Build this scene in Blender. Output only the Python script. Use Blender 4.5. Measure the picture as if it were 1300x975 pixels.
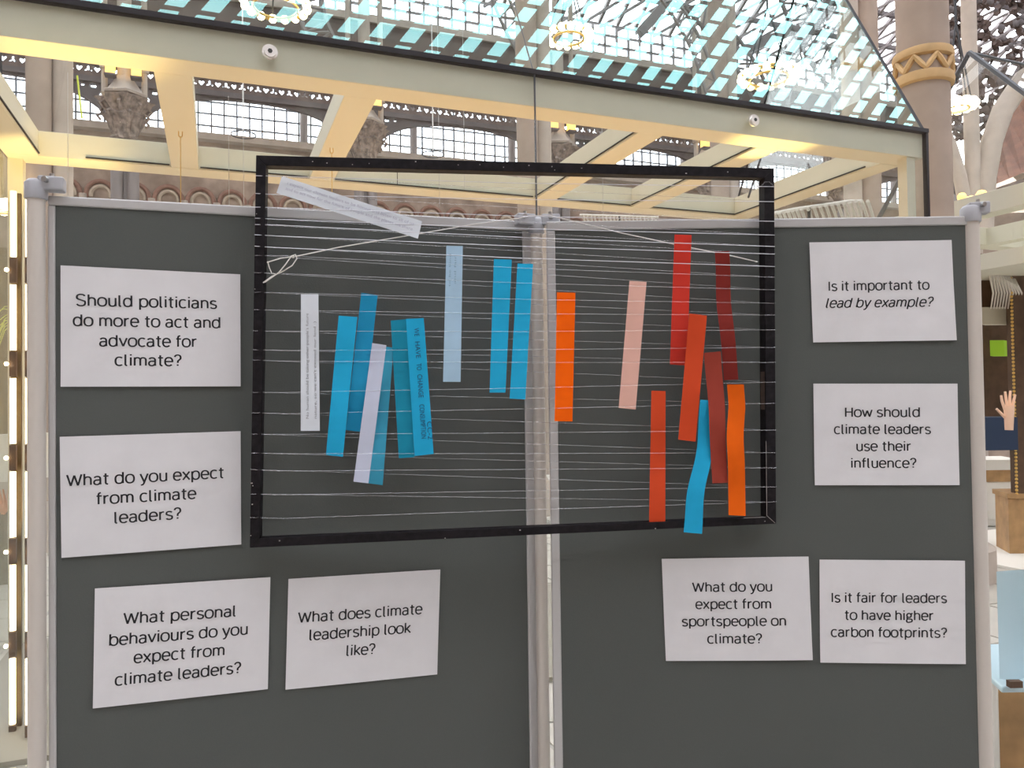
import bpy, math, random
import numpy as np
from mathutils import Vector, Matrix
for o in list(bpy.data.objects): bpy.data.objects.remove(o)
SC = bpy.context.scene; COL = SC.collection
rnd = random.Random(7)
V = np.array
EYE = 1.45
# ---------------------------------------------------------------- camera
F, PITCH, ROLL = 982.6, 0.020107, -0.013909
c_, s_ = math.cos(PITCH), math.sin(PITCH)
FW = V([0, c_, s_]); UP0 = V([0, -s_, c_]); RT0 = V([1., 0, 0])
cr, sr = math.cos(ROLL), math.sin(ROLL)
RT = cr*RT0 + sr*UP0; UP = -sr*RT0 + cr*UP0
CAM = V([0, 0, EYE])
cd = bpy.data.cameras.new('camera'); cam = bpy.data.objects.new('camera', cd); COL.objects.link(cam)
cd.sensor_width = 36; cd.lens = 36*F/1300; cd.clip_start = 0.05; cd.clip_end = 300
cam.matrix_world = Matrix(((RT[0], UP[0], -FW[0], 0), (RT[1], UP[1], -FW[1], 0), (RT[2], UP[2], -FW[2], EYE), (0, 0, 0, 1)))
SC.camera = cam
# ---------------------------------------------------------------- sky, exposure
w = bpy.data.worlds.new('overcast'); SC.world = w; w.use_nodes = True
w.node_tree.nodes['Background'].inputs[0].default_value = (0.95, 0.965, 1.0, 1)
w.node_tree.nodes['Background'].inputs[1].default_value = 6.0
SC.view_settings.view_transform = 'Standard'; SC.view_settings.look = 'None'
SC.view_settings.exposure = 0.0; SC.view_settings.gamma = 1.0; SC.view_settings.use_curve_mapping = False

# museum axes: u runs along the display case, v away from the camera
A21 = math.radians(21.0)
UU = V([math.cos(A21), math.sin(A21), 0]); VV = V([-math.sin(A21), math.cos(A21), 0]); ZZ = V([0, 0, 1.])
def M(s, t, z): return UU*s + VV*t + ZZ*(z+EYE)          # z is above eye level
def ray(px, py): return RT*(px-650) + UP*(487.5-py) + FW*F
def on_plane(px, py, p0, n):
    d = ray(px, py); return CAM + d*(np.dot(p0-CAM, n)/np.dot(d, n))
def at(px, py, T): return on_plane(px, py, M(0, T, 0), VV)
def st(P): return float(P@UU), float(P@VV), float(P[2]-EYE)

def area(name, P, direction, sx, sy, energy, col):
    ld = bpy.data.lights.new(name, 'AREA'); ld.shape = 'RECTANGLE'; ld.size = sx; ld.size_y = sy; ld.energy = energy; ld.color = col
    lo = bpy.data.objects.new(name, ld); COL.objects.link(lo); lo.location = P
    q = Vector(direction).to_track_quat('-Z', 'Y'); lo.rotation_euler = q.to_euler()
    if abs(direction[2]) > .9: lo.rotation_euler = (math.pi if direction[2] > 0 else 0, 0, A21)
    return lo
def spot(name, P, Q, energy, col, ang, size=.03):
    ld = bpy.data.lights.new(name, 'SPOT'); ld.energy = energy; ld.color = col; ld.spot_size = math.radians(ang); ld.spot_blend = .8; ld.shadow_soft_size = size
    lo = bpy.data.objects.new(name, ld); COL.objects.link(lo); lo.location = P
    lo.rotation_euler = Vector(tuple(V(Q)-V(P))).to_track_quat('-Z', 'Y').to_euler(); return lo
# warm uplights standing on the floor of the display case
area('case_uplight', M(1.5, 4.55, -0.55), (0, 0, 1), 4.4, 0.9, 58, (1.0, .50, .09))
spot('case_spot', M(-.75, 4.3, .55), M(-.55, 3.72, 1.5), 90, (1, .70, .25), 42)
spot('case_spot', M(3.15, 4.1, .75), M(3.1, 3.72, 1.5), 80, (1, .70, .25), 45)
spot('case_spot', M(-.8, 4.9, .7), M(-.9, 5.3, 1.5), 60, (1, .70, .25), 60)
area('hall_lamp_glow', M(12, 14, 3.0), (-.6, -.8, 0), 4, 4, 260, (1.0, .78, .5))

# ---------------------------------------------------------------- materials
def mat(name, col, rough=.6, metal=0, noise=0, nscale=8, emit=None, es=1, bump=0, alpha=1, col2=None, spec=.5, sheen=0):
    m = bpy.data.materials.new(name); m.use_nodes = True; nt = m.node_tree; b = nt.nodes['Principled BSDF']
    b.inputs['Base Color'].default_value = (*col, 1); b.inputs['Roughness'].default_value = rough; b.inputs['Metallic'].default_value = metal
    b.inputs['Alpha'].default_value = alpha; b.inputs['Specular IOR Level'].default_value = spec
    if sheen: b.inputs['Sheen Weight'].default_value = sheen
    if noise or col2:
        tc = nt.nodes.new('ShaderNodeTexCoord'); n = nt.nodes.new('ShaderNodeTexNoise'); n.inputs['Scale'].default_value = nscale; n.inputs['Detail'].default_value = 5
        nt.links.new(tc.outputs['Object'], n.inputs['Vector'])
        r = nt.nodes.new('ShaderNodeValToRGB'); r.color_ramp.elements[0].position = .3; r.color_ramp.elements[1].position = .7
        c2 = col2 or tuple(min(1, c*(1+noise)) for c in col); c1 = col if col2 else tuple(c*(1-noise) for c in col)
        r.color_ramp.elements[0].color = (*c1, 1); r.color_ramp.elements[1].color = (*c2, 1)
        nt.links.new(n.outputs['Fac'], r.inputs['Fac']); nt.links.new(r.outputs['Color'], b.inputs['Base Color'])
        if bump:
            bm_ = nt.nodes.new('ShaderNodeBump'); bm_.inputs['Strength'].default_value = bump; bm_.inputs['Distance'].default_value = .01
            nt.links.new(n.outputs['Fac'], bm_.inputs['Height']); nt.links.new(bm_.outputs['Normal'], b.inputs['Normal'])
    if emit: b.inputs['Emission Color'].default_value = (*emit, 1); b.inputs['Emission Strength'].default_value = es
    return m
def glass(name, tint, refl, gcol=(1, 1, 1)):
    m = bpy.data.materials.new(name); m.use_nodes = True; nt = m.node_tree; nt.nodes.clear()
    o = nt.nodes.new('ShaderNodeOutputMaterial'); mx = nt.nodes.new('ShaderNodeMixShader'); t = nt.nodes.new('ShaderNodeBsdfTransparent'); g = nt.nodes.new('ShaderNodeBsdfGlossy')
    fr = nt.nodes.new('ShaderNodeFresnel'); ge = nt.nodes.new('ShaderNodeNewGeometry'); io = nt.nodes.new('ShaderNodeMath'); io.operation = 'MULTIPLY_ADD'; io.inputs[1].default_value = 1/1.5-1.5; io.inputs[2].default_value = 1.5
    nt.links.new(ge.outputs['Backfacing'], io.inputs[0]); nt.links.new(io.outputs[0], fr.inputs[0])
    ml = nt.nodes.new('ShaderNodeMath'); ml.operation = 'MULTIPLY'; ml.inputs[1].default_value = refl; ml.use_clamp = True
    t.inputs[0].default_value = (*tint, 1); g.inputs[0].default_value = (*gcol, 1); g.inputs[1].default_value = 0.0
    nt.links.new(fr.outputs[0], ml.inputs[0]); nt.links.new(ml.outputs[0], mx.inputs[0]); nt.links.new(t.outputs[0], mx.inputs[1]); nt.links.new(g.outputs[0], mx.inputs[2]); nt.links.new(mx.outputs[0], o.inputs[0])
    return m
def felt_mat():
    m = mat('felt', (.072, .078, .072), .95, spec=.1, sheen=.1); nt = m.node_tree; b = nt.nodes['Principled BSDF']
    tc = nt.nodes.new('ShaderNodeTexCoord'); n = nt.nodes.new('ShaderNodeTexNoise'); n.inputs['Scale'].default_value = 420; n.inputs['Detail'].default_value = 2
    n2 = nt.nodes.new('ShaderNodeTexNoise'); n2.inputs['Scale'].default_value = 3
    a = nt.nodes.new('ShaderNodeMix'); a.data_type = 'RGBA'; a.inputs[6].default_value = (.090, .099, .096, 1); a.inputs[7].default_value = (.116, .121, .114, 1)
    ad = nt.nodes.new('ShaderNodeMath'); ad.operation = 'AVERAGE' if False else 'ADD'; ml = nt.nodes.new('ShaderNodeMath'); ml.operation = 'MULTIPLY'; ml.inputs[1].default_value = .5
    nt.links.new(tc.outputs['Object'], n.inputs[0]); nt.links.new(tc.outputs['Object'], n2.inputs[0]); nt.links.new(n.outputs['Fac'], ad.inputs[0]); nt.links.new(n2.outputs['Fac'], ad.inputs[1]); nt.links.new(ad.outputs[0], ml.inputs[0]); nt.links.new(ml.outputs[0], a.inputs[0])
    nt.links.new(a.outputs[2], b.inputs['Base Color'])
    bp = nt.nodes.new('ShaderNodeBump'); bp.inputs['Strength'].default_value = .25; bp.inputs['Distance'].default_value = .001; nt.links.new(n.outputs['Fac'], bp.inputs['Height']); nt.links.new(bp.outputs[0], b.inputs['Normal'])
    return m
MT = dict(
 felt=felt_mat(), alu=mat('satin_aluminium', (.52, .51, .51), .45, .25), post=mat('grey_post', (.62, .57, .52), .45, .1), clamp=mat('grey_plastic', (.42, .42, .45), .5),
 screw=mat('screw', (.5, .5, .5), .3, .9), dark=mat('dark_gap', (.012, .012, .012), .8),
 paper=mat('white_paper', (.72, .71, .73), .8, noise=.03, nscale=14, bump=.12), ink=mat('ink', (.012, .012, .016), .7),
 black=mat('black_paint', (.009, .007, .009), .6, noise=.5, nscale=90, bump=.1, spec=.2), ply=mat('bare_ply', (.07, .045, .035), .6, noise=.3, nscale=60),
 chip=mat('chipped_paint', (.45, .42, .40), .7), nylon=mat('nylon', (.85, .85, .9), .2, alpha=.30, spec=1), nylon2=mat('bright_nylon', (.9, .9, .97), .15, alpha=.8, spec=1), cord=mat('white_cord', (.78, .75, .72), .8),
 cream=mat('cream_paint', (.63, .605, .495), .5, spec=.3), trim=mat('black_trim', (.015, .012, .016), .3), steel=mat('polished_steel', (.85, .83, .8), .3, 1), steel_d=mat('socket', (.03, .03, .03), .4),
 clear=glass('clear_glass', (.97, .985, .98), .9), roofglass=glass('roof_glass', (.90, .97, .96), 1.9, (.42, .93, .90)), pane=glass('window_glass', (.96, .97, 1), .6),
 stone=mat('sandstone', (.40, .315, .26), .85, noise=.12, nscale=2.5), stone2=mat('pale_stone', (.50, .43, .37), .85, noise=.12, nscale=3), ochre=mat('ochre_stone', (.60, .40, .20), .8, noise=.12, nscale=6),
 carve=mat('carved_stone', (.30, .235, .20), .9, noise=.55, nscale=9, bump=.5), iron=mat('grey_iron', (.13, .11, .11), .6, noise=.15, nscale=3), iron2=mat('light_iron', (.27, .24, .235), .6), ironb=mat('brown_iron', (.16, .115, .10), .7, noise=.2, nscale=1.5),
 brick=mat('red_brick', (.30, .17, .13), .9, noise=.2, nscale=5), cbrick=mat('cream_brick', (.52, .43, .34), .9, noise=.15, nscale=5), wall=mat('wall_stone', (.40, .31, .25), .9, noise=.3, nscale=2.2, bump=.3),
 bar=mat('glazing_bar', (.10, .11, .125), .5), timber=mat('roof_timber', (.20, .085, .05), .7, noise=.3, nscale=3), wire=mat('steel_wire', (.62, .6, .58), .35, .6), gold=mat('brass', (.75, .5, .16), .3, .9),
 bulb=mat('bulb', (1, .9, .7), emit=(1, .80, .48), es=16), tube=mat('led_tube', (1, .9, .7), emit=(1, .80, .50), es=3.6), lantern=mat('lantern_glow', (1, .7, .3), emit=(1, .58, .10), es=1.5),
 rod=mat('yellow_rod', (.75, .85, .10), .4), bone=mat('bone', (.72, .68, .62), .7), black_iron=mat('black_iron', (.03, .03, .035), .5),
 white=mat('white_plinth', (.78, .76, .70), .6), tile=mat('pale_tile', (.50, .47, .41), .35, noise=.08, nscale=4), tile_d=mat('dark_tile', (.20, .19, .17), .35, noise=.2, nscale=4), grout=mat('grout', (.40, .38, .34), .9),
 deck=mat('grey_deck', (.30, .27, .22), .6), wood=mat('oak', (.42, .25, .11), .5, noise=.2, nscale=9), wood_d=mat('dark_wood', (.10, .055, .03), .5, noise=.3, nscale=9), chair=mat('pale_blue_plastic', (.50, .66, .72), .3), orange=mat('orange_coral', (.75, .22, .05), .6, noise=.3, nscale=20), skin=mat('cast_hand', (.80, .55, .42), .5),
 hiviz=mat('yellow_green_cloth', (.45, .85, .05), .7), navy=mat('navy_cloth', (.02, .04, .09), .8), goldwarm=mat('gold_panel', (.12, .075, .022), .45, .3, noise=.3, nscale=6))

# ---------------------------------------------------------------- mesh tools
class MB:
    def __init__(s): s.v = []; s.f = []; s.smooth = False
    def quad(s, a, b, c, d):
        n = len(s.v); s.v += [tuple(a), tuple(b), tuple(c), tuple(d)]; s.f.append((n, n+1, n+2, n+3))
    def hexa(s, P):   # 8 points, bottom 4 then top 4
        n = len(s.v); s.v += [tuple(p) for p in P]
        s.f += [tuple(n+i for i in q) for q in ((3, 2, 1, 0), (4, 5, 6, 7), (0, 1, 5, 4), (1, 2, 6, 5), (2, 3, 7, 6), (3, 0, 4, 7))]
        return s
    def box(s, c, ex, ey, ez, hx, hy, hz):
        c, ex, ey, ez = map(V, (c, ex, ey, ez))
        return s.hexa([c+ex*hx*a+ey*hy*b+ez*hz*d for d in (-1, 1) for a, b in ((-1, -1), (1, -1), (1, 1), (-1, 1))])
    def mbox(s, s0, s1, t0, t1, z0, z1):
        return s.hexa([M(a, b, z) for z in (z0, z1) for a, b in ((s0, t0), (s1, t0), (s1, t1), (s0, t1))])
    def tube(s, pts, r, n=6, closed=False, r2=None):
        pts = [V(p, dtype=float) if not isinstance(p, np.ndarray) else p for p in pts]; s.smooth = True
        L = len(pts); base = len(s.v); prev = None
        for i, p in enumerate(pts):
            if closed: t = pts[(i+1) % L]-pts[i-1]
            else: t = pts[min(i+1, L-1)]-pts[max(i-1, 0)]
            t = t/(np.linalg.norm(t)+1e-12)
            if prev is None:
                a = np.cross(t, ZZ); 
                if np.linalg.norm(a) < .1: a = np.cross(t, V([1., 0, 0]))
            else: a = prev - t*np.dot(prev, t)
            a = a/np.linalg.norm(a); b = np.cross(t, a); prev = a
            rr = r if r2 is None else r+(r2-r)*i/(L-1)
            for k in range(n):
                g = 2*math.pi*k/n; s.v.append(tuple(p+a*rr*math.cos(g)+b*rr*math.sin(g)))
        for i in range(L if closed else L-1):
            j = (i+1) % L
            for k in range(n): s.f.append((base+i*n+k, base+i*n+(k+1) % n, base+j*n+(k+1) % n, base+j*n+k))
        if not closed:
            s.f.append(tuple(base+k for k in range(n))[::-1]); s.f.append(tuple(base+(L-1)*n+k for k in range(n)))
        return s
    def lathe(s, c, prof, n=20, mod=None):
        s.smooth = True; base = len(s.v); c = V(c)
        for i, (r, z) in enumerate(prof):
            for k in range(n):
                g = 2*math.pi*k/n; rr = r*(mod(g, i/(len(prof)-1)) if mod else 1); s.v.append((c[0]+rr*math.cos(g), c[1]+rr*math.sin(g), c[2]+z))
        for i in range(len(prof)-1):
            for k in range(n): s.f.append((base+i*n+k, base+i*n+(k+1) % n, base+(i+1)*n+(k+1) % n, base+(i+1)*n+k))
        s.f.append(tuple(base+k for k in range(n))[::-1]); s.f.append(tuple(base+(len(prof)-1)*n+k for k in range(n)))
        return s
    def ball(s, c, r, n=8, e=(1, 1, 1)):
        s.smooth = True; base = len(s.v); c = V(c); m = n//2+1
        for i in range(m+1):
            a = math.pi*i/m
            for k in range(n):
                g = 2*math.pi*k/n; s.v.append(tuple(c+V([e[0]*r*math.sin(a)*math.cos(g), e[1]*r*math.sin(a)*math.sin(g), e[2]*r*math.cos(a)])))
        for i in range(m):
            for k in range(n): s.f.append((base+(i+1)*n+k, base+(i+1)*n+(k+1) % n, base+i*n+(k+1) % n, base+i*n+k))
        return s
    def build(s, name, m, parent=None, bevel=0, origin=None):
        me = bpy.data.meshes.new(name)
        off = wloc(parent) if parent is not None else (V([0, 0, 0.]) if origin is None else V(origin))
        me.from_pydata([tuple(V(v)-off) for v in s.v], [], s.f); me.update()
        if s.smooth:
            me.shade_smooth()
        me.materials.append(MT[m] if isinstance(m, str) else m)
        o = bpy.data.objects.new(name, me); COL.objects.link(o)
        if parent is not None: o.parent = parent
        else: o.location = off
        if bevel:
            b = o.modifiers.new('bevel', 'BEVEL'); b.width = bevel; b.segments = 2; b.limit_method = 'ANGLE'
        elif s.smooth:
            b = o.modifiers.new('edges', 'EDGE_SPLIT'); b.split_angle = math.radians(50)
        return o
def wloc(o):
    p = V([0, 0, 0.])
    while o is not None: p = p+V(o.location); o = o.parent
    return p
def tag(o, label=None, cat=None, group=None, kind=None):
    if label: o['label'] = label
    if cat: o['category'] = cat
    if group: o['group'] = group
    if kind: o['kind'] = kind
    return o
def thing(name, P, label, cat, group=None, kind=None):
    o = bpy.data.objects.new(name, None); COL.objects.link(o); o.location = tuple(P); o.empty_display_size = .1
    return tag(o, label, cat, group, kind)
def dup(root, delta, label=None, parent=None):
    c = root.copy(); COL.objects.link(c); kids = [k for k in root.children]
    if parent is None: c.location = tuple(V(root.location)+V(delta))
    else: c.parent = parent
    if label: c['label'] = label
    for k in kids: dup(k, (0, 0, 0), parent=c)
    return c
def poly2d(name, outer, holes, depth, P0, ex, ey, m, parent, kind=None):
    """extruded outline with real cut-outs; ex, ey span its plane"""
    cu = bpy.data.curves.new(name, 'CURVE'); cu.dimensions = '2D'; cu.fill_mode = 'BOTH'; cu.extrude = depth/2
    for ring in [outer]+holes:
        sp = cu.splines.new('POLY'); sp.points.add(len(ring)-1)
        for p, (x, y) in zip(sp.points, ring): p.co = (x, y, 0, 1)
        sp.use_cyclic_u = True
    t = bpy.data.objects.new('tmp', cu); COL.objects.link(t)
    me = bpy.data.meshes.new_from_object(t.evaluated_get(bpy.context.evaluated_depsgraph_get())); bpy.data.objects.remove(t); me.name = name
    ex, ey = V(ex), V(ey); n = np.cross(ex, ey); off = V(P0) - (wloc(parent) if parent is not None else 0)
    for v in me.vertices:
        c = v.co; v.co = tuple(off + ex*c.x + ey*c.y + n*c.z)
    me.materials.clear(); me.materials.append(MT[m])
    o = bpy.data.objects.new(name, me); COL.objects.link(o)
    if parent is not None: o.parent = parent
    return o
def circ(cx, cy, r, n=12, sy=1): return [(cx+r*math.cos(2*math.pi*k/n), cy+sy*r*math.sin(2*math.pi*k/n)) for k in range(n)]
def heart(cx, cy, r):
    return [(cx, cy-r), (cx+r*.95, cy+.15*r), (cx+r, cy+.65*r), (cx+.65*r, cy+r), (cx+.25*r, cy+.9*r), (cx, cy+.5*r), (cx-.25*r, cy+.9*r), (cx-.65*r, cy+r), (cx-r, cy+.65*r), (cx-r*.95, cy+.15*r)]
def trefoil(cx, cy, r):
    p = []
    for k in range(30):
        a = math.pi/2+2*math.pi*k/30; rr = r*(.62+.38*math.cos(3*(a-math.pi/2))); p.append((cx+rr*math.cos(a), cy+rr*math.sin(a)))
    return p

# ================================================================ SETTING
# floor with tiles
fl = MB(); fl.mbox(-16, 34, -15, 26, -EYE-.1, -EYE); floor = tag(fl.build('floor', 'grout'), 'pale tiled museum floor', kind='structure')
tm = MB(); tm.mbox(-.29, .29, -.29, .29, -EYE+.001, -EYE+.006); 
t0 = None; tiles = []
for i in range(17):
    for j in range(15):
        s, t = -3.2+.6*i, 2.9+.6*j
        if t < 3.0+.2 or True:
            if t0 is None:
                t0 = tm.build('tile', 'tile', floor); t0.location = tuple(UU*s+VV*t); td = t0.data.copy(); td.materials.clear(); td.materials.append(MT['tile_d'])
            else:
                c = t0.copy(); COL.objects.link(c); c.location = tuple(UU*s+VV*t); c.parent = floor
                if (i*3+j) % 7 == 0 and s > 3.2: c.data = td
# enclosing walls of the hall
for nm, q in (('wall_back', (-16, 34, -15.4, -15)), ('wall_left', (-16.4, -16, -15, 26)), ('wall_right', (34, 34.4, -15, 26))):
    b = MB(); b.mbox(q[0], q[1], q[2], q[3], -EYE, 11.9); tag(b.build(nm, 'wall'), 'stone wall of the hall', kind='structure')
TA, TW = 22.0, 24.0      # arcade plane, window plane
# lower wall of the far arcade with polychrome arches
b = MB(); b.mbox(-16, 34, TW-.2, TW+.5, -EYE, .318*TW)
wf = tag(b.build('wall_far', 'wall'), 'buff stone gallery wall behind the columns', kind='structure')
zt = .312*TW
sl = MB(); sl.mbox(-16, 34, TW-.5, TW+.6, .314*TW, .322*TW); tag(sl.build('sill', 'stone2', wf))
va = None; vb = None
for k in range(30):     # small blind arches under the windows
    s0 = -4.6+.85*k; zc = 5.76
    MB().tube([M(s0+.36*math.cos(a), TW-.25, zc+.40*math.sin(a)) for a in np.linspace(-.2, math.pi+.2, 13)], .065, 6).build('arch_ring', 'brick', wf)
    MB().tube([M(s0+.24*math.cos(a), TW-.25, zc+.26*math.sin(a)) for a in np.linspace(-.2, math.pi+.2, 11)], .055, 6).build('inner_arch', 'cbrick', wf)
    MB().lathe(M(s0-.425, TW-.32, -1.2), [(.06, 0), (.06, zc+1.0), (.1, zc+1.1), (.1, zc+1.2)], 8).build('shaft', 'stone2', wf)

# windows: bars and single panes per bay
SB = [.0, ]; caps = [(-.0967+.277*k)*TA for k in range(-1, 6)]
pm = None
for k in range(6):
    a, b_ = caps[k]*TW/TA+.15, caps[k+1]*TW/TA-.15; z0, z1 = .322*TW, .410*TW; nc = 18; nr = 6
    if a > 27: continue
    wn = MB()
    for i in range(nc+1):
        s = a+(b_-a)*i/nc; wn.mbox(s-.022, s+.022, TW-.05, TW+.02, z0, z1)
    for j in range(nr+1):
        z = z0+(z1-z0)*j/nr; wn.mbox(a, b_, TW-.04, TW+.01, z-.02, z+.02)
    W_ = tag(wn.build('window_%d' % (k+1), 'bar'), 'gridded gallery window', kind='structure')
    for i in range(nc):
        for j in range(nr):
            s = a+(b_-a)*(i+.5)/nc; z = z0+(z1-z0)*(j+.5)/nr; hs = (b_-a)/nc/2; hz = (z1-z0)/nr/2
            if pm is None:
                m = MB(); m.hexa([UU*x+VV*y+ZZ*q for q in (-hz, hz) for x, y in ((-hs, -.004), (hs, -.004), (hs, .004), (-hs, .004))]); p = m.build('pane', 'pane', W_); pm = p
            else:
                p = pm.copy(); COL.objects.link(p); p.parent = W_
            p.location = tuple(M(s, TW, z))
    # stone mullion post standing in each bay
    for fr in (.22, .74):
        m = MB(); s = a+(b_-a)*fr; m.lathe(M(s, TW-.35, z0-.1), [(.14, 0), (.12, .1), (.12, 1.9), (.2, 2.05)], 10); m.build('mullion_post', 'iron2', W_)
# openwork iron band with hearts, spandrel arches, parapet
z0 = .373*TA; band = tag(thing('iron_gallery', M(0, TA, z0), 'dark iron gallery front pierced with hearts and trefoils above arched windows', 'gallery'), kind=None)
u0 = None
for i in range(73):
    s = -4.9+.41*i
    if u0 is None:
        u0 = poly2d('heart_panel', [(0, 0), (.41, 0), (.41, .38), (0, .38)], [heart(.1, .2, .075), trefoil(.305, .2, .1)], .08, M(s, TA, .379*TA), UU, ZZ, 'ironb', band)
        base = V(u0.location)
    else:
        c = u0.copy(); COL.objects.link(c); c.parent = band; c.location = tuple(base+UU*.41*i)
m = MB(); m.mbox(-4.9, 25, TA-.12, TA+.12, .3755*TA, .379*TA); m.build('lower_beam', 'iron', band)
m = MB(); m.mbox(-4.9, 25, TA-.16, TA+.14, .372*TA, .376*TA); m.build('moulding', 'iron', band)
m = MB(); m.mbox(-4.9, 25, TA-.1, TA+.1, .379*TA+.38, .50*TA); m.build('parapet', 'ironb', band)
m = MB(); m.mbox(-4.9, 25, TA-.2, TA+.1, .492*TA, .502*TA); m.build('cornice', 'stone2', band)
sp0 = None
for k in range(6):
    a, b_ = caps[k], caps[k+1]; wd = b_-a; H = 1.55
    if a > 25: break
    if sp0 is None:
        out = [(0, 0), (0, -H)]; n = 16
        for i in range(n+1):
            x = wd*(.02+.96*i/n); q = abs(x-wd/2)/(wd*.48); out.append((x, -.07-(H-.07)*(1-math.sqrt(max(0, 1-min(1, q)**2.6)))))
        out += [(wd, -H), (wd, 0)]
        hs = []
        for sx in (0, 1):
            for (x, y, r) in ((.2, -.2, .13), (.2, -.5, .1), (.45, -.13, .09), (.5, -.32, .09), (.72, -.13, .08), (.22, -.76, .08), (.38, -.6, .06), (.16, -1.0, .06), (.95, -.1, .05)):
                hs.append(circ(wd-x if sx else x, y, r, 9))
        sp0 = poly2d('arch_spandrel', out, hs, .12, M(a, TA, .374*TA), UU, ZZ, 'iron', band); b0 = V(sp0.location); a0_ = a
    else:
        c = sp0.copy(); COL.objects.link(c); c.parent = band; c.location = tuple(b0+UU*(a-a0_))
# upper clerestory grid
zc0, zc1 = .502*TA, .548*TA
ug = MB(); nc = 70
for i in range(nc+1):
    s = -4.9+30*i/nc; ug.mbox(s-.03, s+.03, TA-.05, TA+.03, zc0, zc1)
for j in range(4):
    z = zc0+(zc1-zc0)*j/3; ug.mbox(-4.9, 25.1, TA-.05, TA+.02, z-.03, z+.03)
cl = tag(ug.build('window_7', 'iron2'), 'upper clerestory grid of small square panes', kind='structure')
pm2 = None
for i in range(nc):
    for j in range(3):
        P = M(-4.9+30*(i+.5)/nc, TA, zc0+(zc1-zc0)*(j+.5)/3)
        if pm2 is None:
            m = MB(); hs, hz = 30/nc/2, (zc1-zc0)/6; m.hexa([UU*x+VV*y+ZZ*q for q in (-hz, hz) for x, y in ((-hs, -.004), (hs, -.004), (hs, .004), (-hs, .004))]); pm2 = m.build('pane', 'pane', cl); p = pm2
        else: p = pm2.copy(); COL.objects.link(p); p.parent = cl
        p.location = tuple(P)
# glazed roof: eave over the clerestory rising to a ridge, and down behind the camera
RID_T, RID_Z = 4.0, 22.0; EA_T, EA_Z = TA, .552*TA; EB_T, EB_Z = -15., 11.9
def roofP(s, q, lift=0):      # q 0..1 far slope, 1..2 near slope
    if q <= 1: return M(s, EA_T+(RID_T-EA_T)*q, EA_Z+(RID_Z-EA_Z)*q+lift)
    q -= 1; return M(s, RID_T+(EB_T-RID_T)*q, RID_Z+(EB_Z-RID_Z)*q+lift)
RS0, RS1 = -16, 34
roof = tag(thing('ceiling', M(0, RID_T, RID_Z), 'glazed museum roof', None), kind='structure')
def bar(m, A, B, w_, h_):
    d = B-A; L = np.linalg.norm(d); d = d/L; sd = np.cross(d, ZZ); sd = sd/np.linalg.norm(sd); n = np.cross(sd, d); m.box((A+B)/2, d, sd, n, L/2, w_/2, h_/2)
m = MB(); n = 76
for i in range(n+1):
    s = RS0+(RS1-RS0)*i/n; bar(m, roofP(s, 0), roofP(s, .16), .10, .12)
m.build('thin_rafters', 'iron2', roof)['kind'] = 'stuff'
m = MB()
for i in range(n+1):
    s = RS0+(RS1-RS0)*i/n; bar(m, roofP(s, 0, -.2), roofP(s+3.0, .16, -.2), .07, .07)
m.build('diagonal_bars', 'iron2', roof)['kind'] = 'stuff'
SK = -1.0
m = MB(); k = 0; s = RS0
while s < RS1:
    bar(m, roofP(s, .16), roofP(s, 1), .30, .15); bar(m, roofP(s-8*SK, 1), roofP(s+8*SK, 2), .30, .15); s += .84
m.build('rafters', 'iron', roof)['kind'] = 'stuff'
m = MB()
for i in range(3): bar(m, roofP(RS0, .05+.055*i), roofP(RS1, .05+.055*i), .12, .14)
for i in range(40): bar(m, roofP(RS0, .17+.83*i/40), roofP(RS1, .17+.83*i/40), .10, .08); bar(m, roofP(RS0, 1+(i+.5)/40), roofP(RS1, 1+(i+.5)/40), .10, .08)
m.build('purlins', 'iron', roof)['kind'] = 'stuff'
m = MB()
for a, b_ in ((0, 1), (1, 2)): m.quad(roofP(RS0, a, .1), roofP(RS1, a, .1), roofP(RS1, b_, .1), roofP(RS0, b_, .1))
m.build('roof_glass', 'pane', roof)['kind'] = 'stuff'
m = MB()
for sx in (RS0, RS1): 
    m.hexa([M(sx+d, t, z) for d in (-.1, .1) for t, z in ((EB_T, EB_Z-.5), (EA_T, EB_Z-.5), (RID_T, RID_Z), (RID_T-1, RID_Z))])
m.build('gable_wall', 'wall', roof)

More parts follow.
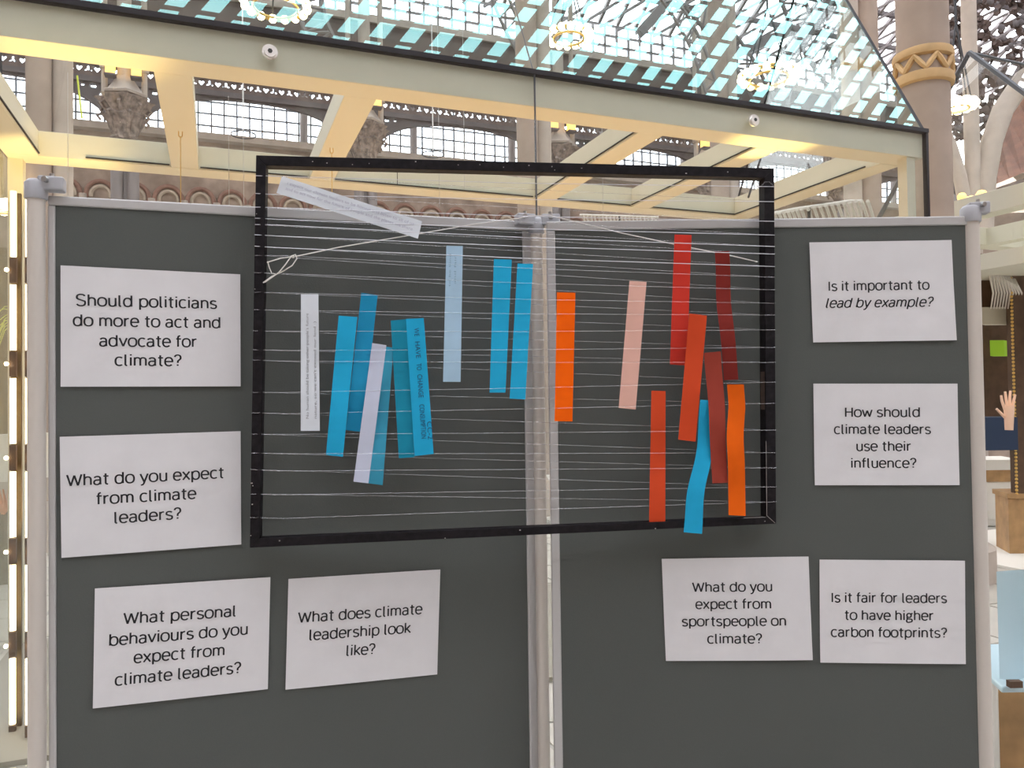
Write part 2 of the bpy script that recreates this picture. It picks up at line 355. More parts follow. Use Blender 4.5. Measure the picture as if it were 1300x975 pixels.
# ---------------------------------------------------------------- capital columns of the far arcade
TC = 20.0
def leafy(g, h): return 1+.12*math.cos(8*g+3*h)+.07*math.cos(13*g+9*h)
cap0 = None
clab = ['column with carved leaf capital just right of the wide left pier', 'column whose carved capital shows left of the tilted cross beam and above the black frame', 'column with carved capital right of the central glass joint', 'column with carved capital near the right polished glass fixing', 'column with carved capital behind the right side beam']
for k, sT in enumerate([-.0967, .184, .461, .713, .985]):
    P = M(sT*TC, TC, -EYE)
    if cap0 is None:
        R = thing('column', P, clab[0], 'column', 'leaf-capital columns of the far arcade'); zb = .316*TC
        MB().lathe(P, [(.5, 0), (.5, .2), (.3, .4)], 16).build('column_base', 'stone2', R)
        for dx, dy in ((-.17, 0), (.17, 0), (0, .16)): MB().lathe(P+UU*dx+VV*dy+ZZ*.4, [(.14, 0), (.13, zb+EYE-.5)], 12).build('shaft', 'iron2', R)
        MB().lathe(P+ZZ*(zb+EYE-.15), [(.24, 0), (.28, .05), (.24, .10), (.30, .30), (.42, .55), (.36, .62), (.5, .86), (.57, .94), (.40, 1.0)], 48, leafy).build('capital', 'carve', R)
        for q in range(14):      # curling leaves
            g = 2*math.pi*q/14; d = V([math.cos(g), math.sin(g), 0]); c = P+ZZ*(zb+EYE)
            off = .22*(q % 2)
            MB().tube([c+d*.24+ZZ*(.0+off), c+d*.34+ZZ*(.28+off), c+d*.48+ZZ*(.44+off), c+d*.57+ZZ*(.37+off), c+d*.50+ZZ*(.28+off)], .055, 6, r2=.03).build('leaf', 'carve', R)
        c = P+ZZ*(zb+EYE+.87)
        MB().lathe(c, [(.50, 0), (.52, .05), (.42, .1), (.22, .40), (.1, .60)], 6).build('gablet', 'stone2', R)
        for dx in (-.42, .42): MB().lathe(c+UU*dx, [(.07, 0), (.07, 4.5)], 8).build('slender_shaft', 'stone2', R); MB().lathe(c+UU*dx+ZZ*.62, [(.11, 0), (.11, .1)], 8).build('shaft_ring', 'stone2', R)
        MB().lathe(c, [(.16, .2), (.15, 5.5)], 10).build('upper_shaft', 'stone2', R)
        for dx in (-.27, .27): MB().box(c+UU*dx+VV*(-.25)+ZZ*.62, UU, VV, ZZ, .10, .09, .20).build('lantern', 'lantern', R)
        for dx in (-.27, .27): MB().box(c+UU*dx+VV*(-.25)+ZZ*.39, UU, VV, ZZ, .12, .12, .02).build('lantern_tray', 'iron', R)
        cap0 = R; P0 = P
    else: dup(cap0, P-P0, clab[k])
# wide clustered piers
def pier(sT, T, r, lab, ringz=None, second=1.75, m='stone'):
    P = M(sT*T, T, -EYE); R = thing('pier', P, lab, 'pier')
    MB().lathe(P, [(r*2, 0), (r*2, .3), (r*1.3, .5)], 24).build('pier_base', 'stone2', R)
    MB().lathe(P+ZZ*.5, [(r, 0), (r, 15)], 28).build('shaft', m, R)
    if second: MB().lathe(P+UU*r*second+VV*.05+ZZ*.5, [(r*.8, 0), (r*.8, 15)], 24).build('shaft', 'stone2', R)
    if ringz is not None:
        for dx, k in ((0, 1), (r*second, .8)):
            MB().lathe(P+UU*dx+ZZ*(EYE+ringz), [(r*k, -.1), (r*k*1.3, -.03), (r*k*1.35, .04), (r*k, .09)], 24).build('shaft_ring', 'ochre', R)
    return R
pier(-.184, 9, .118, 'stone pier of two round shafts at the left, behind the left cross beam')
pier(.412, 9, .135, 'stone pier of two round shafts rising behind the central glass joint')
pier(1.039, 9, .165, 'stone pier of two round shafts just left of the zigzag-ringed column', 4.98, -1.75)
pier(.735, 16, .22, 'distant stone pier behind the ring chandelier near the right')
# large column with zigzag collar
D = 6.2; X0 = CAM + ray(1177, 300)*(D/ray(1177, 300)[1]); X0[2] = 0; rc = .193
R = thing('column', X0, 'large round stone column with an ochre zigzag collar at the right', 'column')
MB().lathe(X0, [(.42, 0), (.42, .25), (.28, .35), (.24, .45)], 40).build('column_base', 'stone2', R)
MB().lathe(X0+ZZ*.45, [(rc, 0), (rc, 9)], 48).build('shaft', 'stone', R)
def zpx(py, D=6.2): return EYE+(499.9-py)/F*D
zb, zt_ = zpx(108), zpx(66)
for z, h in ((zb, .07), (zt_-.06, .06)): MB().lathe(X0+ZZ*z, [(rc, -.012), (rc+.028, 0), (rc+.034, h*.5), (rc+.028, h), (rc, h+.012)], 48).build('collar_band', 'ochre', R)
pts = []; nz = 8
for i in range(nz*2):
    g = math.pi*i/nz; z = zb+.085 if i % 2 else zt_-.075
    g2 = g; pts.append(V([X0[0]+(rc+.012)*math.cos(g2), X0[1]+(rc+.012)*math.sin(g2), z]))
fine = []
for i in range(len(pts)):
    for q in range(4):
        a, b_ = pts[i], pts[(i+1) % len(pts)]; p = a+(b_-a)*q/4; d = p[:2]-X0[:2]; d = d/np.linalg.norm(d)*(rc+.012); fine.append(V([X0[0]+d[0], X0[1]+d[1], p[2]]))
MB().tube(fine, .023, 6, closed=True).build('zigzag', 'ochre', R)

# upper iron trusses
def truss(T, pix, wd, r, lab, web=9, m='iron2'):
    P = [at(x, y, T) for x, y in pix]; R = thing('roof_truss', P[0], lab, 'truss', None)
    # smooth path
    q = np.array(P); tt = np.linspace(0, len(P)-1, web*2+1); C = []
    for t in tt:
        i = min(int(t), len(P)-2); f = t-i; p0, p1, p2, p3 = q[max(i-1, 0)], q[i], q[i+1], q[min(i+2, len(P)-1)]
        C.append(.5*((2*p1)+(-p0+p2)*f+(2*p0-5*p1+4*p2-p3)*f*f+(-p0+3*p1-3*p2+p3)*f**3))
    A, B = [], []
    for i, c in enumerate(C):
        d = C[min(i+1, len(C)-1)]-C[max(i-1, 0)]; n = np.cross(d, VV); n = n/np.linalg.norm(n); A.append(c+n*wd/2); B.append(c-n*wd/2)
    MB().tube(A, r, 5).build('chord', m, R); MB().tube(B, r, 5).build('chord', m, R)
    mb = MB()
    for i in range(len(C)-1): a, b_ = (A[i], B[i+1]) if i % 2 else (B[i], A[i+1]); mb.tube([a, b_], r*.6, 4)
    mb.build('web', m, R)
    return R
truss(17, [(980, 150), (945, 80), (900, 25), (850, -30), (790, -80)], .62, .055, 'curved lattice truss left of the hanging ring light at right')
truss(18, [(985, 150), (1000, 90), (1040, 30), (1090, -30)], .6, .06, 'curved lattice truss rising above the right ring light')
truss(15, [(905, 120), (885, 60), (850, 0), (800, -60)], .35, .04, 'narrow curved lattice truss beside the distant pier')
truss(19, [(1085, 130), (1040, 70), (1010, 10), (990, -50)], .9, .07, 'wide lattice truss behind the stone pier')
truss(16, [(700, 110), (665, 60), (640, 10), (625, -40)], .4, .04, 'slim lattice truss left of the central ring light')
truss(16, [(420, 70), (400, 30), (390, -20), (385, -60)], .5, .05, 'lattice truss above the left end of the glass roof')
# principal rafters seen through the glass
for nm, a, b_, T, lab in ((0, (868, -20), (812, 42), 21, 'stout iron rafter right of the central ring light'), (1, (1060, -10), (985, 90), 19, 'stout iron rafter above the right ring light'), (2, (1150, -20), (880, 90), 21, 'long iron rafter crossing the upper right lattice')):
    m = MB(); A, B = at(*a, T), at(*b_, T); bar(m, A, B, .2, .3); m.build('principal_rafter', 'iron2', roof)
# right background: springing stone arch, timber roof, lattice tree
DR = 13.0
def dp(px, py, D=DR): r_ = ray(px, py); return CAM+r_*(D/r_[1])
P = dp(1237, 300); P[2] = 0
R = thing('clustered_pier', P, 'slim grey stone shaft with pale curved arch ribs springing both sides at the right edge', 'pier')
for pth, r_ in ((((1247, 300), (1248, 268), (1251, 225), (1259, 180), (1273, 140), (1300, 100), (1345, 70), (1400, 55)), .17), (((1228, 300), (1227, 268), (1219, 225), (1206, 185), (1190, 150), (1165, 120)), .11)):
    MB().tube([dp(*p) for p in pth], r_, 10).build('arch_rib', 'stone2', R)
MB().lathe(P, [(.3, 0), (.3, .3), (.12, .4), (.12, 9)], 16).build('shaft', 'stone2', R)
R = thing('wall_lamp', dp(1233, 268, 12.2), 'cluster of glowing amber lamps at the foot of the arch ribs', 'lamp')
for px, py, q in ((1221, 250, .07), (1227, 254, .06), (1233, 252, .05), (1246, 248, .09)): MB().ball(dp(px, py, 12.2), q, 8).build('lamp_globe', 'lantern', R)
MB().box(dp(1235, 262, 12.2), UU, VV, ZZ, .35, .05, .03).build('lamp_bracket', 'iron', R)
R = thing('timber_roof', dp(1300, 230, 15), 'brown boarded timber roof seen through the right stone arch', 'roof')
RP_ = [(1252, 232), (1256, 208), (1260, 185), (1267, 162), (1276, 143), (1288, 122), (1303, 104), (1322, 88), (1345, 74), (1370, 62), (1400, 52)]
for (x0, y0), (x1, y1) in zip(RP_[:-1], RP_[1:]):
    ey = lambda x: 236-.42*(x-1252); g0 = x0+(ey(x0)-y0)*.45; g1 = x1+(ey(x1)-y1)*.45
    a0, a1, b0_, b1_ = dp(x0, y0-2, 17), dp(x1, y1-2, 17), dp(g0, ey(g0)+3, 15.4), dp(g1, ey(g1)+3, 15.4); f = VV*.07; gp = (a1-a0)*.04
    m = MB(); m.hexa([b0_, b1_, b1_+f, b0_+f, a0+gp, a1, a1+f, a0+gp+f]); m.build('board', 'timber', R)
m = MB(); m.tube([dp(1225, 262, 15), dp(1420, 195, 15)], .16, 6); m.build('eave_beam', 'wood_d', R)
R = thing('gallery_wall', dp(1300, 400, 17)*V([1, 1, 0]), 'brown stone wall with a carved arch under the timber roof', 'wall')
m = MB(); A, B = dp(1235, 400, 16.5), dp(1480, 400, 16.5); m.hexa([V([*p[:2], z])+VV*d for z in (0, 5.3) for p, d in ((A, 0), (B, 0), (B, .4), (A, .4))]); m.build('masonry', 'wall', R)
m = MB(); c = dp(1272, 262, 16.3); m.tube([c+UU*.9*math.cos(a)+ZZ*.9*math.sin(a) for a in np.linspace(0, math.pi, 12)], .1, 6); m.build('arch_ring', 'cbrick', R)
# cast-iron foliage lattice at far right
R = thing('iron_tracery', dp(1240, 60, 19), 'dense iron leaf tracery of the roof right of the big column', 'tracery')
mb = MB()
for i in range(230):
    x, y = rnd.uniform(1195, 1330), rnd.uniform(-20, 175); a = rnd.uniform(0, 3.14); L = rnd.uniform(8, 20); x2, y2 = x+L*math.cos(a), y+L*math.sin(a)
    xm, ym = (x+x2)/2+rnd.uniform(-5, 5), (y+y2)/2+rnd.uniform(-5, 5); mb.tube([dp(x, y, 19), dp(xm, ym, 19.2), dp(x2, y2, 19)], rnd.uniform(.04, .09), 5)
mb.build('tracery_scrolls', 'ironb', R)['kind'] = 'stuff'
mb = MB()
for i in range(60):
    c = dp(rnd.uniform(1200, 1325), rnd.uniform(-15, 170), 18.8); mb.ball(c, rnd.uniform(.05, .11), 6, (1, .4, 1))
mb.build('tracery_leaves', 'iron', R)['kind'] = 'stuff'

# ---------------------------------------------------------------- ring chandeliers
def chandelier(px, py, D, rad, lab, nb=16, pend=True):
    c = dp(px, py, D); R = thing('chandelier', c, lab, 'chandelier', 'ring chandeliers of the hall')
    MB().tube([c+V([rad*math.cos(a), rad*math.sin(a), 0]) for a in np.linspace(0, 2*math.pi, 29)[:-1]], .035, 6, closed=True).build('ring', 'gold', R)
    MB().tube([c+V([rad*.7*math.cos(a), rad*.7*math.sin(a), -.04]) for a in np.linspace(0, 2*math.pi, 25)[:-1]], .02, 5, closed=True).build('inner_ring', 'gold', R)
    b0 = None
    for k in range(nb):
        g = 2*math.pi*k/nb; d = V([rad*math.cos(g), rad*math.sin(g), 0])
        if b0 is None: b0 = MB().ball(c, .062, 8).build('bulb', 'bulb', R); o = b0
        else: o = b0.copy(); COL.objects.link(o); o.parent = R
        o.location = tuple(d)
    for k in range(4):
        g = 2*math.pi*k/4+.4; MB().tube([c+V([rad*math.cos(g), rad*math.sin(g), 0]), c+ZZ*1.1], .012, 4).build('stay', 'black_iron', R)
    MB().tube([c+ZZ*1.1, c+ZZ*4], .018, 5).build('stem', 'black_iron', R)
chandelier(350, 6, 11, .44, 'ring chandelier cut by the top edge, left of centre')
chandelier(722, 46, 12, .34, 'ring chandelier above the central glass joint')
chandelier(976, 97, 12, .42, 'wide ring chandelier of bulbs hanging near the upper right')
chandelier(1216, 134, 10, .19, 'small ring chandelier just right of the big column', 12)
chandelier(0, 262, 7.5, .13, 'small glowing ring lamp at the left edge beside the light tubes', 10)
# black hoop lamps hanging before the windows
for px, py, lab in ((309, 171, 'thin black hoop hanging before the left gallery window'), (550, 196, 'thin black hoop hanging before the window left of the central pier')):
    c = at(px, py, 15); R = thing('hanging_hoop', c, lab, 'pendant')
    MB().tube([c+V([.22*math.cos(a), .22*math.sin(a), 0]) for a in np.linspace(0, 2*math.pi, 25)[:-1]], .012, 5, closed=True).build('hoop', 'black_iron', R)
    MB().tube([c, c+ZZ*6], .012, 4).build('cable', 'wire', R)
    for k in range(3): g = 2.1*k; MB().tube([c+V([.22*math.cos(g), .22*math.sin(g), 0]), c+ZZ*.05], .006, 4).build('stay', 'black_iron', R)

# ================================================================ DISPLAY CASE
def beam(m, s0, s1, t0, t1, z0, z1): m.mbox(s0, s1, t0, t1, z0, z1); return m
Z0, Z1 = 1.50, 1.655
case = thing('display_case', M(1.5, 4.5, -EYE), 'tall cream-framed glass display case with pitched glass roof behind the boards', 'display case')
SL, SR, TF, TR_ = -.98, 4.05, 3.63, 5.50
beam(MB(), SL-.18, SR+.17, TF, TF+.175, Z0, Z1).build('front_beam', 'cream', case, .004)
beam(MB(), SL-.18, SR+.17, 5.32, TR_, Z0, Z1).build('rear_beam', 'cream', case, .004)
beam(MB(), SL-.18, SL, TF+.18, 5.32, Z0, Z1).build('side_beam', 'cream', case, .004)
beam(MB(), SR, SR+.17, TF+.18, 5.32, Z0, Z1).build('side_beam', 'cream', case, .004)
for s0, s1 in ((-.25, -.09), (.60, .76), (2.25, 2.41), (3.07, 3.23)):
    beam(MB(), s0, s1, TF+.178, 5.318, Z0+.002, Z1-.01).build('cross_beam', 'cream', case, .003)
for s0, s1 in ((SL+.25, -.26), (-.08, .59), (.77, 2.23), (2.43, 3.06), (3.24, SR)):   # dark slots along inner faces
    beam(MB(), s0, s1, 5.312, 5.3195, Z0+.012, Z0+.02).build('slot', 'dark', case)
beam(MB(), SR-.008, SR-.0005, TF+.3, 5.31, Z0+.012, Z0+.02).build('slot', 'dark', case)
beam(MB(), SL+.0005, SL+.008, TF+.3, 5.31, Z0+.012, Z0+.02).build('slot', 'dark', case)
for s0 in (2.247, 3.067): beam(MB(), s0-.005, s0+.001, TF+.18, 5.31, Z0+.015, Z0+.022).build('slot', 'dark', case)
for s in (SL-.09, 1.20): beam(MB(), s, s+.004, 5.3165, 5.3195, Z0+.02, Z1).build('seam', 'dark', case)
# posts
for s0, s1, t0, t1 in ((SL-.18, SL-.10, TR_-.09, TR_-.01), (SR+.04, SR+.11, TF+.01, TF+.08), (SR+.08, SR+.16, TR_-.09, TR_-.01), (SL-.18, SL-.11, TF+.01, TF+.08)):
    beam(MB(), s0, s1, t0, t1, -EYE, Z0).build('corner_post', 'cream', case)
beam(MB(), SR+.165, SR+.185, TF-.03, TF, -EYE, Z1).build('edge_trim', 'trim', case)
beam(MB(), SL-.2, SR+.185, TF-.035, TF+.02, Z1, Z1+.025).build('glass_channel', 'trim', case)
# glass: facade in two sheets, sides, sloping roof
def pane(m, A, B, C, D_, th, nrm):
    m.hexa([A, B, B+nrm*th, A+nrm*th, D_, C, C+nrm*th, D_+nrm*th])
SM = 1.53; SRr, SLl = SR+.165, SL-.19
for a, b_ in ((SLl, SM-.003), (SM+.003, SRr)):
    m = MB(); pane(m, M(a, TF-.03, -EYE+.02), M(b_, TF-.03, -EYE+.02), M(b_, TF-.03, Z1), M(a, TF-.03, Z1), .008, VV); m.build('front_glass', 'clear', case)
MB().mbox(SM-.003, SM+.003, TF-.03, TF-.02, -EYE+.02, Z1).build('glass_joint', 'bar', case)
for s in (SLl, SRr): 
    m = MB(); pane(m, M(s, TF, -EYE+.02), M(s, TR_, -EYE+.02), M(s, TR_, Z0), M(s, TF, Z0), .008, UU); m.build('side_glass', 'clear', case)
RT_, RZ = (TF+TR_)/2, Z1+.02+1.86*.95
for a, b_ in ((SLl, SM-.003), (SM+.003, SRr)):
    m = MB(); m.quad(M(a, TF-.01, Z1+.02), M(b_, TF-.01, Z1+.02), M(b_, RT_, RZ), M(a, RT_, RZ)); m.build('roof_glass', 'roofglass', case)
    m = MB(); m.quad(M(b_, TR_, Z1+.02), M(a, TR_, Z1+.02), M(a, RT_, RZ), M(b_, RT_, RZ)); m.build('roof_glass', 'clear', case)
def tb(pts, r, name, mt, par, n=6): return MB().tube(pts, r, n).build(name, mt, par)
for s in (SRr,):
    tb([M(s, TF-.01, Z1+.02), M(s, RT_, RZ)], .011, 'gable_edge', 'trim', case, 4); tb([M(s, TR_, Z1+.02), M(s, RT_, RZ)], .011, 'gable_edge', 'trim', case, 4)
    m = MB(); m.hexa([M(s, TF, Z1+.02), M(s+.006, TF, Z1+.02), M(s+.006, TR_, Z1+.02), M(s, TR_, Z1+.02), M(s, RT_-.01, RZ), M(s+.006, RT_-.01, RZ), M(s+.006, RT_+.01, RZ), M(s, RT_+.01, RZ)]); m.build('gable_glass', 'clear', case)
tb([M(SM, TF-.012, Z1+.02), M(SM, RT_, RZ)], .003, 'roof_joint', 'bar', case, 4)
# steel fixings
for px, py in ((342.5, 67), (956, 153.5)):
    c = on_plane(px, py, M(0, TF-.03, 0), VV)
    def ringz(rr, d0, d1, name, mt):
        m = MB(); m.tube([c-VV*d0, c-VV*d1], rr, 20); m.build(name, mt, fx)
    fx = thing('glass_fixing', c, 'x', 'x'); 
    del fx['label'], fx['category']; fx.parent = case; fx.location = tuple(V(c)-wloc(case))
    def b2(rr, d0, d1, name, mt, n=20):
        m = MB(); m.tube([c-VV*d0, c-VV*d1], rr, n); m.build(name, mt, fx)
    b2(.034, 0, .012, 'flange', 'steel'); b2(.026, .012, .022, 'cap', 'steel'); b2(.011, .022, .0235, 'socket', 'steel_d', 6)
# base of the case with pale interior deck
MB().mbox(SL-.15, SR+.15, TF+.02, TR_-.02, -EYE+.008, -EYE+.03).build('base_deck', 'deck', case)
# light tubes by the rear left corner; second column stands in for their reflection
zs = [((515.0-y)/F) for y in (240, 325)]
for px, Dp in ((36.5, 3.36), (17, 3.42)):
    for k in range(6):
        y0, y1 = 243+118.6*k, 326+118.6*k; dx = -.3*k if px > 30 else -.2*k
        if px > 30 : dx = 0
        A, B = dp(px+dx, y0, Dp), dp(px+dx, y1, Dp); B[:2] = A[:2]
        MB().tube([A, B], .0135 if px > 30 else .0125, 10).build('light_tube', 'tube', case)
        C = dp(px+dx, y1+17.6, Dp); C[:2] = A[:2]
        MB().box(C, UU, VV, ZZ, .013, .012, .055).build('tube_holder', 'wood_d', case)
        MB().ball(C-VV*.02+UU*(.008 if px > 30 else -.022), .009, 8).build('spot_lens', 'bulb', case)
    P = dp(px, 500, Dp+.04); MB().hexa([V([*(P+UU*a+VV*b_)[:2], z]) for z in (.03, EYE+.96) for a, b_ in ((-.01, 0), (.03, 0), (.03, .02), (-.01, .02))]).build('tube_rail', 'goldwarm', case)
# gold-lit back panel inside the case's left end
# hanging wires and rods in the case
def wire_thing(pts, r, lab, mt='wire', hook=None, cat='wire', name='hanging_wire'):
    P = pts[0]; R = thing(name, P, lab, cat); MB().tube(pts, r, 5).build('strand', mt, R)
    if hook: 
        c = pts[0]; MB().tube([c+UU*.009+ZZ*.026, c+UU*.009, c-ZZ*.008, c-UU*.009, c-UU*.009+ZZ*.026], .0025, 5).build('hook', 'gold', R)
    return R
Z0c = Z0+EYE
def under(px, py): 
    d = ray(px, py); k = (Z0)/d[2]; return CAM+d*k
for (px, py, ye, lab) in ((229, 166, 262, 'wire hanging from a brass hook on the left cross beam'), (421, 187, 300, 'wire hanging from a brass hook on the second cross beam')):
    A = under(px, py)-ZZ*.03; B = dp(px+2, ye, A[1]); B[:2] = A[:2]; wire_thing([A, B], .0022, lab, 'gold', True)
for (px, t, y0, y1, lab) in ((86, 4.4, 92, 262, 'pale thin wire hanging before the left pier'), (290, 4.3, 122, 262, 'thin wire hanging left of the black frame'), (308.5, 4.5, 105, 262, 'thin bright wire hanging before the left gallery window'), (555, 4.3, 0, 262, 'thin wire hanging left of the central pier'), (587, 4.3, 10, 240, 'fainter thin wire right of the one left of the central pier'), (764, 4.4, 160, 280, 'thin wire hanging right of the central pier'), (1029, 4.7, 215, 280, 'thin wire hanging beside the rib skeleton')):
    A, B = at(px, y0, t), at(px, y1, t); B[:2] = A[:2]; wire_thing([A, B], .0016, lab)
for (a, b_, lab) in (((98, 96), (104, 150), 'bright yellow-green reflection shaped as a rod at the upper left'), ((785, 182), (774, 206), 'bright yellow-green reflection shaped as a rod before the window right of centre')):
    A, B = at(*a, 4.5), at(*b_, 4.5); m = MB(); m.tube([A, B], .0045, 6); tag(m.build('hanging_rod', 'rod', origin=A), lab, 'rod')  # yellow-green reflections built as thin solid rods
m = MB(); A, B = at(966, 200, 4.9), at(950, 251, 4.9); m.tube([A, B], .008, 5); tag(m.build('hanging_rod', 'black_iron', origin=A), 'slanting black rod inside the case near the frame top right', 'rod')

# skeleton ribs seen under the right side beam
R = thing('skeleton', M(7.0, 8.6, -EYE), 'pale hanging skeleton with a row of curved ribs under the right side beam', 'skeleton')
rb = [(1102, 215+40, 278), ]
sp = []
for i in range(19):
    px = 978+i*5.6; top = 274-i*1.05 if i < 18 else 256; D0 = 9.0
    if i > 7: px = 1018+(i-7)*7.6
    top = 273-min(i, 16)*1.1; A = dp(px, top, D0); pts = []
    for q in range(7):
        f = q/6; p = dp(px+f*18-5*f*f, top+46*f, D0+.55*math.sin(f*2.6)); pts.append(p)
    MB().tube(pts, .021, 6, r2=.012).build('rib', 'bone', R); sp.append(A-ZZ*.0+VV*.03)
MB().tube([p+ZZ*.02+VV*.05 for p in sp], .022, 6).build('spine', 'bone', R); q_ = sp[9]+VV*.05; MB().tube([V([q_[0], q_[1], 0]), q_+ZZ*.02], .02, 8).build('stand', 'black_iron', R)
m = MB()
for i in range(22): px = 736+i*4.6; A = dp(px, 271.5+.2*i, 9.2); m.tube([A, dp(px+5, 300, 9.3)], .015, 5)
for_r = thing('skeleton', M(4.0, 9, -EYE), 'row of short pale ribs just above the right board near the centre', 'skeleton')
k0 = None
for i in range(20):
    px = 740+i*4.8; A = dp(px, 272+.15*i, 9.2); MB().tube([A, dp(px+3, 286, 9.3), dp(px+4, 302, 9.2)], .013, 5).build('rib', 'bone', for_r)
MB().tube([dp(736, 273, 9.25), dp(836, 276, 9.25)], .015, 5).build('spine', 'bone', for_r); q_ = dp(786, 274.5, 9.25); MB().tube([V([q_[0], q_[1], 0]), q_], .015, 8).build('stand', 'black_iron', for_r)

# ================================================================ SECOND CASE at right
c2 = thing('display_case', M(6.9, 5.0, -EYE), 'second glass case with pointed glass roof at the far right', 'display case')
P0 = V([3.86, 6.77, 0]); E2 = V([.371, -.928, 0]); N2 = V([.928, .371, 0])
def Q(s, n, z): return P0+E2*s+N2*n+ZZ*(z+EYE)
def b2x(s0, s1, n0, n1, z0, z1, name, mt, bev=0):
    m = MB(); m.hexa([Q(s, n, z) for z in (z0, z1) for s, n in ((s0, n0), (s1, n0), (s1, n1), (s0, n1))]); return m.build(name, mt, c2, bev)
b2x(-.8, 1.3, 0, .17, 1.5, 1.68, 'end_beam', 'cream', .004); b2x(-.8, -.62, .17, 3, 1.5, 1.68, 'rear_beam', 'cream', .004); b2x(1.12, 1.3, .17, 3, 1.5, 1.68, 'front_beam', 'cream', .004)
b2x(-.62, 1.12, 1.3, 1.45, 1.5, 1.67, 'cross_beam', 'cream'); b2x(-.62, 1.12, 2.83, 3, 1.5, 1.68, 'end_beam', 'cream')
AP = Q(.215, .02, 2.92)
for s in (-.8, 1.3): MB().tube([Q(s, .02, 1.69), AP], .022, 5).build('gable_edge', 'bar', c2); m = MB(); m.quad(Q(s, .02, 1.69), AP, AP+N2*3, Q(s, 3, 1.69)); m.build('roof_glass', 'clear', c2)
MB().tube([AP, AP+N2*3], .012, 5).build('ridge', 'bar', c2)
m = MB(); m.quad(Q(-.8, .02, 1.69), Q(1.3, .02, 1.69), AP, AP+ZZ*.001); m.build('gable_glass', 'clear', c2)
b2x(-.8, 1.3, .0, 3, 1.035, 1.17, 'shelf_band', 'cream')
b2x(-.8, 1.3, .0, 3, -EYE+.008, -EYE+.03, 'base_deck', 'white'); b2x(-.82, 1.32, -.02, 3.02, -.56, -.48, 'base_lip', 'white') if False else None
for s in (-.75, 1.25): b2x(s-.04, s+.04, .02, .1, -EYE+.03, 1.5, 'corner_post', 'cream')
# interior of the second case
def thing2(name, px, py, D, lab, cat): return thing(name, dp(px, py, D), lab, cat)
R = thing2('skeleton', 1275, 360, 6.9, 'small pale skeleton of curved bones inside the second case', 'skeleton')
for i in range(11):
    x = 1254+i*3.6; MB().tube([dp(x-6, 326+i*2.2, 6.9), dp(x+2, 345+i*1.8, 6.8), dp(x+7, 372, 6.85), dp(x+4, 392, 6.9)], .012, 5, r2=.006).build('rib', 'bone', R)
MB().tube([dp(1248, 324, 6.95), dp(1270, 335, 6.95), dp(1292, 352, 6.95)], .02, 6).build('spine', 'bone', R)
m = MB(); m.hexa([dp(x, y, D) for y in (392, 322) for x, D in ((1244, 7.1), (1300, 7.1), (1300, 7.15), (1244, 7.15))]); tag(m.build('case_back_panel', 'wood_d', origin=dp(1270, 390, 7.1)), 'dark brown panel behind the small skeleton', 'panel')
def slab(px0, px1, y0, y1, D, th, mt, name, lab, cat):
    A, B = dp(px0, y1, D), dp(px1, y1, D); zt = dp(px0, y0, D)[2]; m = MB()
    m.hexa([V([*(p+d)[:2], z]) for z in (A[2], zt) for p, d in ((A, V([0, 0, 0])), (B, V([0, 0, 0])), (B, V([.1, th, 0])), (A, V([.1, th, 0])))]); 
    return tag(m.build(name, mt, origin=A, bevel=.003), lab, cat)
R = thing2('showcase_pillar', 1300, 640, 6.85, 'brown wooden pillar with gold beaded edge at the right border', 'pillar')
A = dp(1291, 630, 6.85); z0p, z1p = dp(1291, 627, 6.85)[2], dp(1291, 344, 6.85)[2]
MB().hexa([V([*(A+d)[:2], z]) for z in (z0p, z1p) for d in (V([.012, 0, 0]), V([.16, 0, 0]), V([.16, .1, 0]), V([.012, .1, 0]))]).build('pillar_body', 'wood_d', R)
mb = MB(); b0 = None
for i in range(62):
    z = z0p+(z1p-z0p)*i/61
    if b0 is None: b0 = MB().ball(V([A[0], A[1], z0p]), .014, 6).build('bead', 'gold', R); bl = V(b0.location)
    else: o = b0.copy(); COL.objects.link(o); o.parent = R; o.location = tuple(bl+ZZ*(z-z0p))
slab(1282, 1340, 633, 706, 6.86, .35, 'wood', 'wooden_plinth', 'pale oak plinth under the brown pillar', 'plinth').data
slab(1279, 1342, 627, 633, 6.84, .38, 'wood', 'plinth_top', 'oak board lying on the plinth under the pillar', 'board')
slab(1252, 1297, 584, 597, 8.3, .5, 'white', 'shelf', 'white shelf edge right of the right board post', 'shelf')
slab(1252, 1297, 597, 612, 8.4, .4, 'wood', 'shelf_support', 'light brown panel under the white shelf edge', 'panel')
slab(1252, 1293, 612, 668, 8.42, .4, 'white', 'step', 'white step below the white shelf', 'step')
slab(1252, 1293, 530, 572, 6.7, .3, 'navy', 'display_block', 'dark navy cloth-covered block behind the raised hand', 'block')
slab(1257, 1275, 432, 452, 7.6, .1, 'hiviz', 'cloth', 'yellow-green cloth patch inside the second case', 'cloth')
slab(1245, 1330, 390, 412, 7.0, .1, 'cream', 'shelf', 'cream shelf edge under the small skeleton', 'shelf')
slab(1245, 1330, 412, 560, 7.9, .1, 'wood_d', 'case_back_panel', 'dark brown panel behind the raised hand', 'panel')
